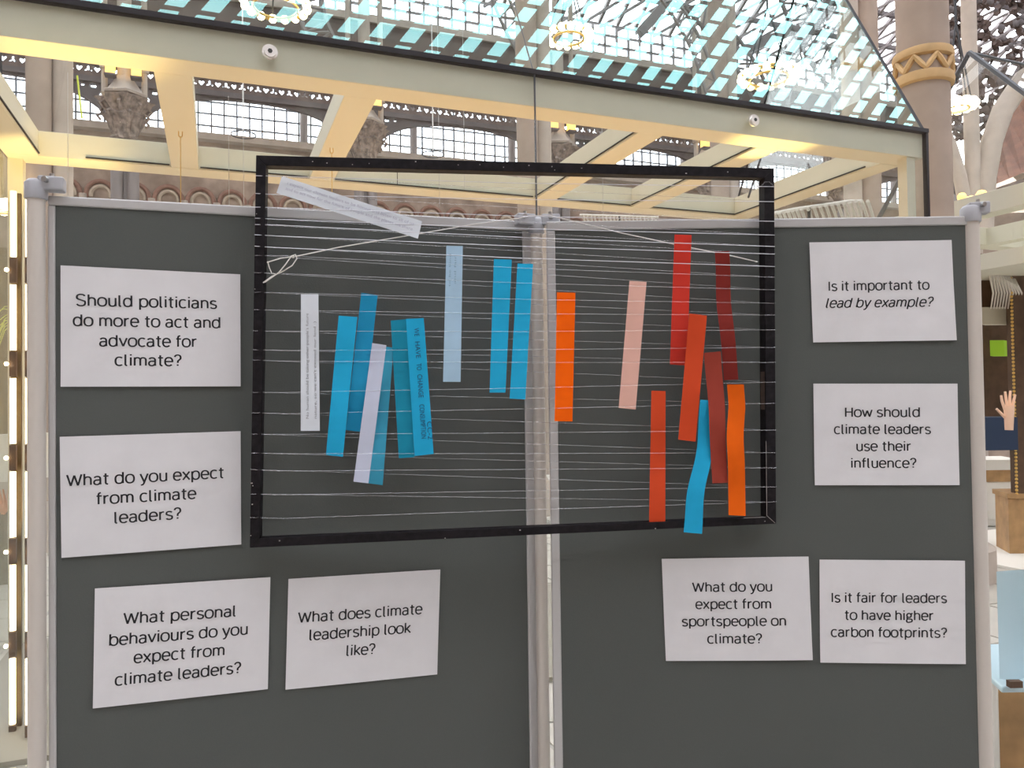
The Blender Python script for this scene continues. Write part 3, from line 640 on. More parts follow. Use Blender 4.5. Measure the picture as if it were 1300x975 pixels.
# raised hand model
hp = dp(1281, 545, 6.4); R = thing('hand_model', hp, 'pale lit model of a raised open hand in the second case', 'hand')
rd = lambda x, y: dp(x, y, 6.4)
MB().tube([rd(1281, 546), rd(1281, 534), rd(1281, 524), rd(1281, 515)], .032, 10, r2=.042).build('palm', 'skin', R)
for (a, b_, c) in (((1276, 520), (1272, 509), (1271, 502)), ((1279, 517), (1277, 505), (1276, 497)), ((1282, 517), (1282, 504), (1283, 496)), ((1285, 519), (1287, 508), (1289, 501)), ((1276, 530), (1269, 523), (1265, 519))):
    MB().tube([rd(*a), rd(*b_), rd(*c)], .013, 7, r2=.009).build('finger', 'skin', R)
spot('case_spot', dp(1285, 400, 6.1), dp(1281, 525, 6.4), 14, (1, .8, .5), 40)  # unseen spot added to brighten the hand model
# pale blue chair at right
P = dp(1320, 860, 2.45); R = thing('chair', V([P[0], P[1]+.2, 0]), 'pale blue plastic chair with curved back at the lower right edge', 'chair')
g = MB(); g.smooth = True; ny, nx = 10, 12
for side in (0, 1):
    for j in range(ny+1):
        for i in range(nx+1):
            f, e = j/ny, i/nx; px = 1265+4*f+(1420-1265)*e; py = 722+(862-722)*f
            py += (6*(1-f)-0)*(2*e-1)**2*.6 + 14*f*e
            q = dp(px, py, 2.45+.10*(1-(2*e-1)**2)+.04*math.sin(f*3)+.006*side); g.v.append(tuple(q))
n1 = (ny+1)*(nx+1)
for j in range(ny):
    for i in range(nx):
        a = j*(nx+1)+i; g.f.append((a, a+1, a+nx+2, a+nx+1)); b_ = a+n1; g.f.append((b_, b_+nx+1, b_+nx+2, b_+1))
for i in range(nx):
    for a, b_ in ((i, i+1), (ny*(nx+1)+i+1, ny*(nx+1)+i)): g.f.append((b_, a, a+n1, b_+n1))
g.build('backrest', 'chair', R)
sA, sB = dp(1271, 868, 2.45), dp(1420, 884, 2.45); zs_ = sA[2]-.01
MB().hexa([V([*(p+d)[:2], z]) for z in (zs_-.02, zs_) for p, d in ((sA, V([0, 0, 0])), (sB, V([0, 0, 0])), (sB, V([.1, .42, 0])), (sA, V([.1, .42, 0])))]).build('seat', 'chair', R, .006)
MB().box(dp(1288, 868, 2.44), V([1, 0, 0]), V([0, 1, 0]), ZZ, .02, .01, .01).build('bracket', 'wood_d', R)
for p, d in ((sA, V([.16, .06, 0])), (sB, V([-.04, .04, 0])), (sB, V([.06, .38, 0])), (sA, V([.20, .36, 0]))):
    q = p+d; MB().tube([V([q[0], q[1], zs_-.01]), V([q[0], q[1], 0])], .011, 8).build('leg', 'steel', R)
slab(1240, 1440, 872, 976, 2.97, .5, 'wood', 'wooden_bench', 'warm brown wooden bench behind and under the pale blue chair', 'bench')
# left end: warm things behind the light tubes
slab(-12, 12, 552, 612, 4.9, .3, 'white', 'display_block', 'grey-white block in the case at the left edge', 'block')
R = thing('coral_model', dp(6, 640, 4.85), 'orange branching coral model at the left edge', 'model')
for i in range(7):
    a = dp(4, 652, 4.9); MB().tube([a, dp(-6+4*i, 636, 4.88), dp(-14+6*i, 622+rnd.uniform(-4, 6), 4.85)], .012, 6, r2=.005).build('branch', 'orange', R)
R = thing('neon_sculpture', dp(8, 440, 5.0), 'thin yellow wire sculpture crossing behind the light tubes', 'sculpture')
for i in range(9): MB().tube([dp(-12, 470-9*i, 5.0), dp(6, 425-5*i+rnd.uniform(-8, 8), 5.05), dp(24, 408-2*i+rnd.uniform(-8, 8), 5.0)], .003, 5).build('strand', 'rod', R)
m = MB(); A, B = dp(-40, 500, 6.2), dp(45, 500, 6.4); m.hexa([V([*(p+VV*d)[:2], z]) for z in (0, 2.75) for p, d in ((A, 0), (B, 0), (B, .12), (A, .12))]); tag(m.build('case_back_panel', 'goldwarm', origin=V([*A[:2], 0])), 'gold-brown panel behind the vertical light tubes', 'panel')
slab(-30, 32, 560, 640, 5.6, .2, 'stone2', 'display_block', 'pale block low behind the light tubes', 'block')

# ================================================================ BOARDS
H0 = V([-.11473, 1.60209, 0]); aL = .3485; aR = .00253
nL = V([math.sin(aL), -math.cos(aL), 0]); nR = V([-math.sin(aR)*0-.0025, -1, 0])
def LP(px, py, off=0): return on_plane(px, py, H0+nL*off, nL)
def RP(px, py, off=0): return on_plane(px, py, H0+nR*off, nR)
def board(name, PF, n, TLo, TRo, TLi, TRi, lab):
    """outer/inner top corners in pixels"""
    A, B, a, b_ = PF(*TLo), PF(*TRo), PF(*TLi), PF(*TRi)
    R = thing(name, V([*((A+B)/2)[:2], 0.0]), lab, 'display board')
    zb = .10
    d = (B-A); d[2] = 0; d = d/np.linalg.norm(d)
    f = MB(); f.hexa([V([*(p-n*k)[:2], z]) for z, in ((zb+.02,),) for p, k in ((a, 0), (b_, 0), (b_, .018), (a, .018))]+[(p-n*k) for p, k in ((a, 0), (b_, 0), (b_, .018), (a, .018))]); f.build('felt_panel', 'felt', R)
    def rail(p0, p1, p2, p3, nm):
        m = MB(); m.hexa([p0+n*.004, p1+n*.004, p1-n*.022, p0-n*.022, p3+n*.004, p2+n*.004, p2-n*.022, p3-n*.022]); m.build(nm, 'alu', R, .0025)
    def dn(p, z): return V([p[0], p[1], z])
    rail(dn(A, 0)+ZZ*a[2], dn(B, 0)+ZZ*b_[2], B, A, 'top_rail'); 
    rail(dn(A, zb), dn(a, zb), dn(a, a[2]-.0005), dn(A, a[2]-.0005), 'side_rail'); rail(dn(b_, zb), dn(B, zb), dn(B, b_[2]-.0005), dn(b_, b_[2]-.0005), 'side_rail'); rail(dn(a, zb), dn(b_, zb), dn(b_, zb+.02), dn(a, zb+.02), 'bottom_rail')
    return R
board('display_board', LP, nL, (61, 248.5), (675.5, 281.5), (70.5, 261), (662.8, 293.5), 'left dark felt display board in a grey aluminium frame')
board('display_board', RP, nR, (693.5, 281.5), (1236, 274.5), (704.5, 293), (1229.5, 286), 'right dark felt display board in a grey aluminium frame')
def spost(px, py, D, r, ztop, lab, clamp):
    P = dp(px, py, D); P[2] = 0; R = thing('support_post', P, lab, 'post')
    MB().lathe(P, [(.16, 0), (.16, .008), (.03, .014), (.025, .02)], 32).build('foot', 'clamp', R)
    MB().lathe(P+ZZ*.02, [(r, 0), (r, ztop-.035)], 28).build('tube', 'post', R)
    MB().lathe(P+ZZ*(ztop-.018), [(r+.003, -.014), (r+.004, -.012), (r+.004, .014), (r*.9, .020)], 28).build('cap', 'clamp', R)
    for dx, nn in clamp:
        c = P+ZZ*(ztop-.004)+V(nn)*dx; d = V(nn)
        MB().box(c, d, np.cross(ZZ, d), ZZ, .020, .014, .012).build('clamp', 'clamp', R, .003)
        MB().tube([c+ZZ*.004-V([0, .016, 0]), c+ZZ*.004-V([0, .024, 0])], .005, 8).build('screw', 'screw', R)
        MB().tube([c+ZZ*.012, c+ZZ*.019], .004, 8).build('screw', 'screw', R)
    return R
uL = V([math.cos(aL), math.sin(aL), 0])
spost(46.5, 600, 1.335, .0142, dp(46, 230, 1.335)[2], 'left grey post holding the left board', [(.024, uL)])
spost(1240.5, 600, 1.605, .0160, dp(1240, 263, 1.605)[2], 'right grey post holding the right board', [(.014, V([.9, -.2, 0])/np.linalg.norm([.9, -.2]))])
spost(685.5, 600, 1.64, .0128, dp(685, 278, 1.64)[2], 'central grey post between the two boards', [(-.026, uL), (.030, V([1., 0, 0]))])

# ---------------------------------------------------------------- printed sheets
def bil(q, a, b): return (q[0]*(1-a)+q[1]*a)*(1-b)+(q[3]*(1-a)+q[2]*a)*b
def arc(cx, cy, rx, ry, a0, a1, n=14, e=2.35):
    P = []
    for i in range(n+1):
        a = math.radians(a0+(a1-a0)*i/n); c, d = math.cos(a), math.sin(a); P.append((cx+rx*math.copysign(abs(c)**(2/e), c), cy+ry*math.copysign(abs(d)**(2/e), d)))
    return P
XH = .77
def glyphs():
    G = {}; X = XH; m = X/2; O = lambda w=.27, cx=.31: arc(cx, m, w, m, 0, 360, 28)
    G['o'] = (.62, [O()])
    G['l'] = (.30, [[(.10, 1.03), (.10, .13)]+arc(.22, .13, .12, .13, 180, 270, 5)]); G['i'] = (.22, [[(.11, 0), (.11, X)], [(.11, .93), (.11, 1.05)]])
    stem = lambda x, y0, y1: [(x, y0), (x, y1)]
    G['d'] = (.66, [O(.25, .30), stem(.55, 0, 1.03)]); G['b'] = (.66, [stem(.10, 0, 1.03), O(.25, .35)]); G['p'] = (.66, [stem(.10, -.28, X), O(.25, .35)])
    G['h'] = (.62, [stem(.10, 0, 1.03), arc(.31, .46, .21, .275, 180, 0, 12)+[(.52, 0)]]); G['n'] = (.62, [stem(.10, 0, X), arc(.31, .46, .21, .275, 180, 0, 12)+[(.52, 0)]])
    G['m'] = (.94, [stem(.10, 0, X), arc(.285, .48, .185, .255, 180, 0, 12)+[(.47, 0)], arc(.655, .48, .185, .255, 180, 0, 12)+[(.84, 0)]])
    G['u'] = (.62, [[(.10, X)]+arc(.31, .275, .21, .275, 180, 360, 12), stem(.52, 0, X)])
    G['r'] = (.42, [stem(.10, 0, X), arc(.36, .42, .26, .315, 180, 88, 8)]); G['t'] = (.42, [[(.19, .98), (.19, .16)]+arc(.34, .16, .15, .16, 180, 272, 6), [(.04, X-.03), (.38, X-.03)]])
    G['f'] = (.38, [[(.15, 0), (.15, .86)]+arc(.30, .86, .15, .17, 180, 88, 6), [(.02, X-.03), (.36, X-.03)]])
    G['c'] = (.56, [arc(.31, m, .25, m, 48, 312, 22)]); G['e'] = (.60, [[(.055, m+.01), (.545, m+.01)]+arc(.30, m, .25, m, 2, 318, 24)])
    G['a'] = (.58, [arc(.27, .50, .20, .235, 155, 0, 10)+[(.47, .12), (.49, 0)], [(.47, .42), (.30, .41)]+arc(.25, .205, .19, .205, 95, 300, 14)+[(.42, .10), (.47, .17)]])
    G['s'] = (.52, [arc(.26, .545, .19, .19, 25, 200, 10)+[(.16, .42), (.36, .33)]+arc(.26, .19, .20, .19, 30, -160, 12)])
    G['v'] = (.56, [[(.03, X), (.28, 0), (.53, X)]]); G['w'] = (.82, [[(.03, X), (.22, 0), (.41, .68), (.60, 0), (.79, X)]]); G['x'] = (.54, [[(.04, X), (.50, 0)], [(.50, X), (.04, 0)]])
    G['y'] = (.56, [[(.03, X), (.28, .02)], [(.53, X), (.25, -.14), (.17, -.25), (.05, -.27)]]); G['k'] = (.54, [stem(.10, 0, 1.03), [(.50, X), (.11, .28)], [(.22, .40), (.52, 0)]])
    G['g'] = (.60, [arc(.27, .51, .18, .215, 0, 360, 22), [(.44, .62), (.50, .72), (.58, .72)], [(.15, .33), (.09, .24), (.13, .14), (.25, .12), (.42, .11)]+arc(.40, -.05, .13, .15, 80, -80, 8)+[(.28, -.25)]+arc(.20, -.08, .14, .17, 250, 110, 8)])
    G['S'] = (.68, [arc(.34, .76, .26, .26, 22, 200, 12)+[(.18, .58), (.50, .43)]+arc(.34, .25, .27, .27, 35, -160, 14)]); G['W'] = (1.0, [[(.04, 1), (.27, 0), (.50, .93), (.73, 0), (.96, 1)]])
    G['I'] = (.28, [stem(.14, 0, 1)]); G['H'] = (.74, [stem(.11, 0, 1), stem(.63, 0, 1), [(.11, .52), (.63, .52)]])
    G['?'] = (.52, [arc(.26, .77, .20, .25, 170, -25, 12)+[(.28, .46), (.26, .27)], [(.26, 0), (.26, .13)]]); G[' '] = (.27, [])
    return G
GL = glyphs()
def ribbon(P, w, vs, fs):
    for i in range(1, len(P)-1):        # sharp corners: two overlapping strokes
        a, b = V(P[i])-V(P[i-1]), V(P[i+1])-V(P[i]); la, lb = np.linalg.norm(a), np.linalg.norm(b)
        if la > 1e-4 and lb > 1e-4 and np.dot(a, b)/(la*lb) < 0:
            ribbon(P[:i+1], w, vs, fs); ribbon(P[i:], w, vs, fs); return
    Q = [P[0]]
    for p in P[1:]:
        if math.hypot(p[0]-Q[-1][0], p[1]-Q[-1][1]) > 1e-4: Q.append(p)
    closed = len(Q) > 3 and math.hypot(Q[0][0]-Q[-1][0], Q[0][1]-Q[-1][1]) < 1e-3
    if closed: Q = Q[:-1]
    n = len(Q); L = len(vs)
    for i in range(n):
        a = Q[i-1] if (i or closed) else None; b = Q[(i+1) % n] if (i < n-1 or closed) else None; p = Q[i]; ns = []
        for u, v in ((a, p), (p, b)):
            if u is not None and v is not None: d = math.hypot(v[0]-u[0], v[1]-u[1]); ns.append((-(v[1]-u[1])/d, (v[0]-u[0])/d))
        nx, ny = sum(k[0] for k in ns)/len(ns), sum(k[1] for k in ns)/len(ns); d = max(.35, nx*nx+ny*ny); nx, ny = nx/d, ny/d
        vs.append((p[0]+nx*w/2, p[1]+ny*w/2)); vs.append((p[0]-nx*w/2, p[1]-ny*w/2))
    for i in range(n if closed else n-1): a, b = L+2*i, L+2*((i+1) % n); fs.append((a+1, b+1, b, a))
def text_stroke(txt, italic, w=.128):
    vs, fs = [], []; x = 0
    for ch in txt:
        wd, st_ = GL[ch]
        for s_ in st_: ribbon([(x+px+(.2*py if italic else 0), py) for px, py in s_], w, vs, fs)
        x += wd+.045
    return np.array(vs), fs
def text_mesh(txt, italic=False, thin=0):
    cu = bpy.data.curves.new('t', 'FONT'); cu.body = txt; cu.size = 1; cu.resolution_u = 3; cu.offset = thin
    if italic: cu.shear = .25
    o = bpy.data.objects.new('t', cu); COL.objects.link(o); me = bpy.data.meshes.new_from_object(o.evaluated_get(bpy.context.evaluated_depsgraph_get())); bpy.data.objects.remove(o)
    vs = np.array([v.co[:] for v in me.vertices]); fs = [tuple(p.vertices) for p in me.polygons]; return vs, fs
def sheet(PF, n, pix, lines, lab, cap=.0205, seed=0):
    q = [PF(*p, .0025) for p in pix]; R_ = random.Random(seed); ph = [R_.uniform(0, 6) for _ in range(3)]
    g = MB(); g.smooth = True; nx, ny = 16, 12
    def curl(a, b): return .0012*(1+math.sin(3*a+ph[0])*math.cos(2.4*b+ph[1])) + .0045*max(0, b-.8)**1.3*8*.25*(.5+.5*math.sin(math.pi*a)) + .004*max(0, a-.85)*max(0, .4-b)*6
    for j in range(ny+1):
        for i in range(nx+1): g.v.append(tuple(bil(q, i/nx, j/ny)+n*curl(i/nx, j/ny)))
    for j in range(ny):
        for i in range(nx): a = j*(nx+1)+i; g.f.append((a+nx+1, a+nx+2, a+1, a))
    o = g.build('paper_sheet', 'paper', origin=q[3]); o.modifiers.remove(o.modifiers[0]); so = o.modifiers.new('thickness', 'SOLIDIFY'); so.thickness = .00025; es_ = o.modifiers.new('edges', 'EDGE_SPLIT'); es_.split_angle = math.radians(50)
    tag(o, lab, 'sheet of paper', 'printed question sheets on the boards')
    mb = MB()
    for txt, p0, p1, it in lines:
        vs, fs = text_stroke(txt, it); x0, x1 = vs[:, 0].min(), vs[:, 0].max(); A, B = PF(*p0, .0025), PF(*p1, .0025); d = B-A; L = np.linalg.norm(d); d = d/L; up = np.cross(n, d)*1; up = up if up[2] > 0 else -up
        base = len(mb.v); sy = cap
        for v in vs:
            P = A+d*((v[0]-x0)/(x1-x0)*L)+up*v[1]*sy
            # paper curl below the letter
            e1 = q[1]-q[0]; e2 = q[3]-q[0]; a = float(np.dot(P-q[0], e1)/np.dot(e1, e1)); b = float(np.dot(P-q[0], e2)/np.dot(e2, e2)); mb.v.append(tuple(P+n*(curl(a, b)+.0007)))
        mb.f += [tuple(base+i for i in f) for f in fs]
    mb.build('lettering', 'ink', o)
    return o
S = [
 (LP, nL, [(77, 337), (305, 348.5), (305.5, 490.5), (77, 491)], [('Should politicians', (96.5, 387.8), (275.7, 391.9), 0), ('do more to act and', (92.4, 413.4), (279.8, 416.5), 0), ('advocate for', (126, 439.4), (249.7, 440.5), 0), ('climate?', (145.5, 464), (230.6, 464.5), 0)], 'white sheet asking should politicians do more to act and advocate for climate'),
 (LP, nL, [(76, 554.5), (305.5, 547.3), (306.3, 691), (78.3, 708)], [('What do you expect', (84.4, 617), (284, 606.4), 0), ('from climate', (123, 640), (249.6, 632.6), 0), ('leaders?', (145.6, 664), (230.4, 658), 0)], 'white sheet asking what do you expect from climate leaders'),
 (LP, nL, [(120.5, 747), (343.2, 732.3), (340, 874.5), (118, 899)], [('What personal', (156.4, 792), (299, 781.6), 0), ('behaviours do you', (138.6, 819.4), (314.4, 804.4), 0), ('expect from', (169.6, 841.4), (285, 831), 0), ('climate leaders?', (145.6, 870), (306, 853.6), 0)], 'white sheet asking what personal behaviours do you expect from climate leaders'),
 (LP, nL, [(366.2, 735), (558.5, 722.5), (555, 856), (362.3, 875)], [('What does climate', (378, 790.4), (536, 778.6), 0), ('leadership look', (392.6, 812.4), (521.4, 802.6), 0), ('like?', (439.4, 832), (476, 829.6), 0)], 'white sheet asking what does climate leadership look like'),
 (RP, nR, [(1027, 308), (1207.5, 304.8), (1213.7, 432), (1032.3, 434.7)], [('Is it important to', (1051.6, 369.2), (1179.6, 367.4), 0), ('lead by example?', (1048, 390.6), (1185, 389), 1)], 'white sheet asking is it important to lead by example'),
 (RP, nR, [(1032.2, 487), (1214.7, 487), (1217.5, 615.8), (1034.2, 616)], [('How should', (1072.4, 529), (1167.4, 529), 0), ('climate leaders', (1058.4, 550.6), (1181.4, 550.6), 0), ('use their', (1087, 572.2), (1156, 572.2), 0), ('influence?', (1080.4, 593.6), (1163, 593.6), 0)], 'white sheet asking how should climate leaders use their influence'),
 (RP, nR, [(1040.2, 710.3), (1224, 711.5), (1225.3, 842.7), (1041.2, 841)], [('Is it fair for leaders', (1055.6, 764.2), (1201.4, 764.8), 0), ('to have higher', (1072.4, 786.4), (1184, 787), 0), ('carbon footprints?', (1054.6, 808), (1201.4, 808.8), 0)], 'white sheet asking is it fair for leaders to have higher carbon footprints'),
 (RP, nR, [(839.8, 709.3), (1026, 706.3), (1031.2, 837.5), (845.3, 839)], [('What do you', (878.4, 751), (980, 750), 0), ('expect from', (882.6, 772.6), (978.6, 772), 0), ('sportspeople on', (865.6, 794.6), (997.4, 793.4), 0), ('climate?', (897.6, 816.4), (967, 816), 0)], 'white sheet asking what do you expect from sportspeople on climate')]
for i, a in enumerate(S): sheet(*a, seed=i, cap=.0193 if a[0] is LP else .0186)

# ================================================================ BLACK FRAME
yaw = .1365; G0 = V([.0282, 1.4859, 0]); eF = V([math.cos(yaw), math.sin(yaw), 0]); nF = V([math.sin(yaw), -math.cos(yaw), 0])
def FP(px, py, off=0): return on_plane(px, py, G0+nF*off, nF)
DEP = .026
R = thing('string_frame', FP(317, 695), 'black wooden frame strung with fine nylon threads hanging across both boards', 'frame')
O = [(325, 197), (983, 213.5), (985.5, 665), (317, 695.5)]; I = [(337.5, 210), (970.5, 225.5), (973, 657), (329.8, 683.5)]
def rail(a, b_, c, d, nm, mt='black'):
    P = [FP(*p) for p in (a, b_, c, d)]; m = MB(); m.hexa([P[3]-nF*DEP, P[2]-nF*DEP, P[1]-nF*DEP, P[0]-nF*DEP, P[3], P[2], P[1], P[0]]); return m.build(nm, mt, R, .0008)
rail(O[0], O[1], I[1], I[0], 'top_bar'); rail(I[3], I[2], O[2], O[3], 'bottom_bar'); rail(O[0], I[0], I[3], O[3], 'side_bar'); rail(I[1], O[1], O[2], I[2], 'side_bar')
# worn inner edge of the right bar
m = MB(); A, B = FP(970.3, 300, -.004), FP(971.2, 520, -.004); m.hexa([A-eF*.0004-nF*.018, A+eF*.0002-nF*.018, A+eF*.0002, A-eF*.0004, B-eF*.0004-nF*.018, B+eF*.0002-nF*.018, B+eF*.0002, B-eF*.0004]); m.build('worn_edge', 'ply', R)
for i in range(26):
    k = i % 4; f = rnd.random(); a, b_ = (O[0], O[1]) if k < 2 else ((O[3], O[2]) if k == 2 else (O[0], O[3]))
    x, y = a[0]+(b_[0]-a[0])*f, a[1]+(b_[1]-a[1])*f
    if k < 2: y += rnd.uniform(3, 10)
    elif k == 2: y -= rnd.choice([1, 11, rnd.uniform(3, 9)])
    else: x += rnd.uniform(1, 3)
    P = FP(x, y, .0003); m = MB(); h = rnd.uniform(.0005, .0010); m.box(P, eF, nF, ZZ, h*rnd.uniform(1, 1.8), .0004, h); m.build('paint_chip', 'chip', R)
for a, b_ in (((972.5, 560), (973.5, 655)), ((974, 655), (984, 664)), ((944, 657.5), (972, 656.5))):
    MB().tube([FP(*a, .0004), FP(*b_, .0004)], .0004, 4).build('scratch', 'chip', R)
# threads
yl = [223, 245.5, 263, 277, 285, 298, 312.4, 324, 346, 371, 393, 420, 444, 457, 498, 524, 551, 575, 596, 627, 657]
yr = [237, 256, 281, 298.5, 313, 322.6, 338.4, 352, 368, 385, 400, 418.7, 441, 460, 485, 512, 546, 574.6, 594, 618, 637]
def lx(y): return 325-8*(y-197)/498
def rx(y): return 983+2.5*(y-213)/452
for i in range(21):
    A, B = FP(lx(yl[i]), yl[i], .0015), FP(rx(yr[i]), yr[i], .0015)
    rr = .00062 if i < 7 else .00045
    kx = FP(352+rnd.uniform(-3, 10), yl[i]+rnd.uniform(0, 2), -.006)
    sag = (A+B)/2-ZZ*.002-nF*.006; MB().tube([A, kx, kx*.6+sag*.4, sag, sag*.4+B*.6, B], rr, 4).build('thread', 'nylon2' if i < 7 else 'nylon', R)
    MB().ball(kx, .0013, 6).build('knot', 'nylon', R)
    if i < 20:
        A, B = FP(lx(yl[i]), yl[i], -DEP-.001), FP(rx(yr[i+1]), yr[i+1], -DEP-.001); MB().tube([A, B], .0004, 4).build('thread', 'nylon', R)
    A, B = FP(rx(yr[i])+.3, yr[i], .0015), FP(rx(yr[i])+.3, yr[i], -DEP-.001); MB().tube([A, B], .0004, 4).build('thread', 'nylon', R)
MB().tube([FP(966, 237, -.004), FP(971, 231, .001), FP(977, 231, .004), FP(983, 237, .002)], .0005, 4).build('thread', 'nylon', R)

# hanging cord with knot
cd_ = thing('hanging_cord', FP(338, 356, .002), 'white cord tied in a loop', 'cord'); del cd_['category']; cd_.parent = R; cd_.location = tuple(FP(338, 356, .002)-V(R.location))
cp = lambda x, y, o=-.004: FP(x, y, o)
MB().tube([cp(339, 333), cp(356, 328), cp(378, 325), cp(430, 314, -.012), cp(530, 297, -.03), cp(600, 285, -.06), dp(660, 277, 1.60), dp(672, 274, 1.605), dp(700, 274, 1.585), dp(712, 277, 1.575), cp(790, 296, -.03), cp(860, 311, -.02), cp(930, 325, -.012), cp(962, 332.5, -.006)], .0011, 6).build('strand', 'cord', cd_)
MB().tube([cp(334, 359, .004), cp(345, 351, .004), cp(360, 344, .003), cp(371, 337, .003), cp(377, 328, .003), cp(375, 323, .003), cp(370, 325, .003), cp(363, 335, .004), cp(354, 346, .005), cp(344, 353, .005), cp(336, 358.5, .005)], .0011, 6).build('loop', 'cord', cd_)
MB().tube([cp(340, 332.5), cp(342, 340), cp(345, 347), cp(350, 348)], .0010, 6).build('tail', 'cord', cd_)
MB().ball(cp(372, 326, .003), .0026, 8).build('knot', 'cord', cd_); MB().ball(cp(340, 333, -.003), .002, 8).build('knot', 'cord', cd_); MB().ball(cp(960, 332.2), .0018, 8).build('knot', 'cord', cd_)

# ---------------------------------------------------------------- paper strips
def cmat(name, c): return mat(name, c, .85, noise=.04, nscale=25, spec=.12)
CB = cmat('blue_card', (.022, .40, .68)); CB2 = cmat('teal_card', (.015, .26, .40)); CPB = cmat('pale_blue_card', (.40, .58, .74)); CW = cmat('white_card', (.70, .74, .80)); CWL = cmat('lilac_white_card', (.56, .60, .74))
CO = cmat('orange_card', (.98, .135, .003)); COR = cmat('red_orange_card', (.62, .070, .022)); CR = cmat('red_card', (.60, .044, .028)); CDR = cmat('dark_red_card', (.22, .028, .022)); CBR = cmat('brick_red_card', (.32, .052, .034)); CP = cmat('pink_card', (.76, .45, .37)); CO2 = cmat('deep_orange_card', (.80, .125, .006))
for m_ in (CB, CB2, CPB, CW, CWL, CO, COR, CR, CDR, CBR, CP, CO2): pass
def strip(q, off, m, lab, cat='paper strip', mids=None, bow=.003, ph=0, tw=0):
    """q: TL TR BR BL pixels; mids: [(f, dx)] sideways offsets"""
    g = MB(); g.smooth = True; n = 22
    for side in (0, 1):
        for j in range(n+1):
            f = j/n; dx = 0
            if mids:
                for (a, d, w_) in mids: dx += d*math.exp(-((f-a)/w_)**2)
            L = (q[0][0]*(1-f)+q[3][0]*f+dx, q[0][1]*(1-f)+q[3][1]*f); Rr = (q[1][0]*(1-f)+q[2][0]*f+dx, q[1][1]*(1-f)+q[2][1]*f)
            o = off+bow*math.sin(f*math.pi*3+ph)-.00025*side
            g.v.append(tuple(FP(*L, o))); g.v.append(tuple(FP(*Rr, o+tw*(f-.5))))
    N = 2*(n+1)
    for j in range(n): a = 2*j; g.f.append((a+2, a+3, a+1, a)); b_ = a+N; g.f.append((b_, b_+1, b_+3, b_+2))
    for j in range(n):
        for e in (0, 1): a = 2*j+e; g.f.append((a, a+2, a+2+N, a+N) if e == 0 else (a+2, a, a+N, a+2+N))
    o = g.build('paper_strip', m, origin=FP(*q[3], off)); tag(o, lab, cat, 'paper strips woven in the threads'); return o
def writing(o, q, off, rows, m='ink', size=.006, bow=.003, ph=0, flip=False, off2=.0009):
    """rows of text running up the strip: (text, fraction across, start frac from bottom, end frac)"""
    mb = MB()
    for txt, x, f0, f1 in rows:
        vs, fs = text_mesh(txt, False, -.004); x0, x1 = vs[:, 0].min(), vs[:, 0].max(); base = len(mb.v)
        for v in vs:
            f = 1-(f0+(f1-f0)*(v[0]-x0)/(x1-x0)); e = x-v[1]*size/.022*.9*(-1 if flip else 1)
            L = V([q[0][0]*(1-f)+q[3][0]*f, q[0][1]*(1-f)+q[3][1]*f]); Rr = V([q[1][0]*(1-f)+q[2][0]*f, q[1][1]*(1-f)+q[2][1]*f]); p = L+(Rr-L)*e
            mb.v.append(tuple(FP(p[0], p[1], off+bow*math.sin(f*math.pi*3+ph)+off2)))
        mb.f += [tuple(base+i for i in f) for f in fs]
    mb.build('handwriting', m, o)
q = [(382, 373.5), (404.2, 373.5), (406, 547), (381.8, 547)]
INK = mat('pen_ink', (.16, .17, .19), .7); INKB = mat('blue_pen_ink', (.006, .035, .12), .6)
o = strip(q, -.004, CW, 'upright white paper strip with two lines of grey handwriting at the far left', bow=.001); writing(o, q, -.004, [('No human should be taking other people\'s future', .42, .09, .86), ('nature, so we can\'t exceed our land :)', .84, .09, .80)], INK, .0050, .001)
q = [(358, 223.5), (536, 281), (530.5, 303), (351, 245)]
g = MB(); 
def strip_h(q, off, m, lab):
    g = MB(); g.smooth = True; n = 20
    for side in (0, 1):
        for j in range(n+1):
            f = j/n; o = off+.002*math.sin(f*7)-.00025*side; sg = -2.5*math.sin(f*math.pi)*0
            for a, b_ in ((q[0], q[1]), (q[3], q[2])): g.v.append(tuple(FP(a[0]*(1-f)+b_[0]*f, a[1]*(1-f)+b_[1]*f+sg, o)))
    N = 2*(n+1)
    for j in range(n): a = 2*j; g.f.append((a, a+1, a+3, a+2)); b_ = a+N; g.f.append((b_+2, b_+3, b_+1, b_))
    o = g.build('paper_strip', m, origin=FP(*q[3], off)); tag(o, lab, 'paper strip', 'paper strips woven in the threads'); return o
o = strip_h(q, -.006, CW, 'white paper strip lying tilted across the top left corner with faint handwriting')
mb = MB()
INKF = mat('faint_ink', (.44, .44, .54), .7)
for txt, y in (('i expect our climate leaders to be honest and listen to all of us', .36), ('and to act now for the future of people and the planet we share', .66)):
    vs, fs = text_mesh(txt, False, 0); x0, x1 = vs[:, 0].min(), vs[:, 0].max(); base = len(mb.v)
    for v in vs:
        f = .05+.90*(v[0]-x0)/(x1-x0); e = y-v[1]*.24; a = V(q[0])*(1-f)+V(q[1])*f; b_ = V(q[3])*(1-f)+V(q[2])*f; p = a*(1-e)+b_*e; mb.v.append(tuple(FP(p[0], p[1], -.006+.002*math.sin(f*7)+.0008)))
    mb.f += [tuple(base+i for i in f) for f in fs]
mb.build('handwriting', INKF, o)
strip([(458.7, 371.6), (479.5, 374.7), (460, 548.5), (439, 546)], -.014, cmat('mid_blue_card', (.020, .29, .52)), 'mid-blue strip behind the leftmost blue strip, highest of the left cluster', ph=2)
strip([(430, 400.7), (453.7, 402.4), (435.3, 580), (413.8, 577.6)], -.005, CB, 'leftmost bright blue strip in the left cluster', ph=1)
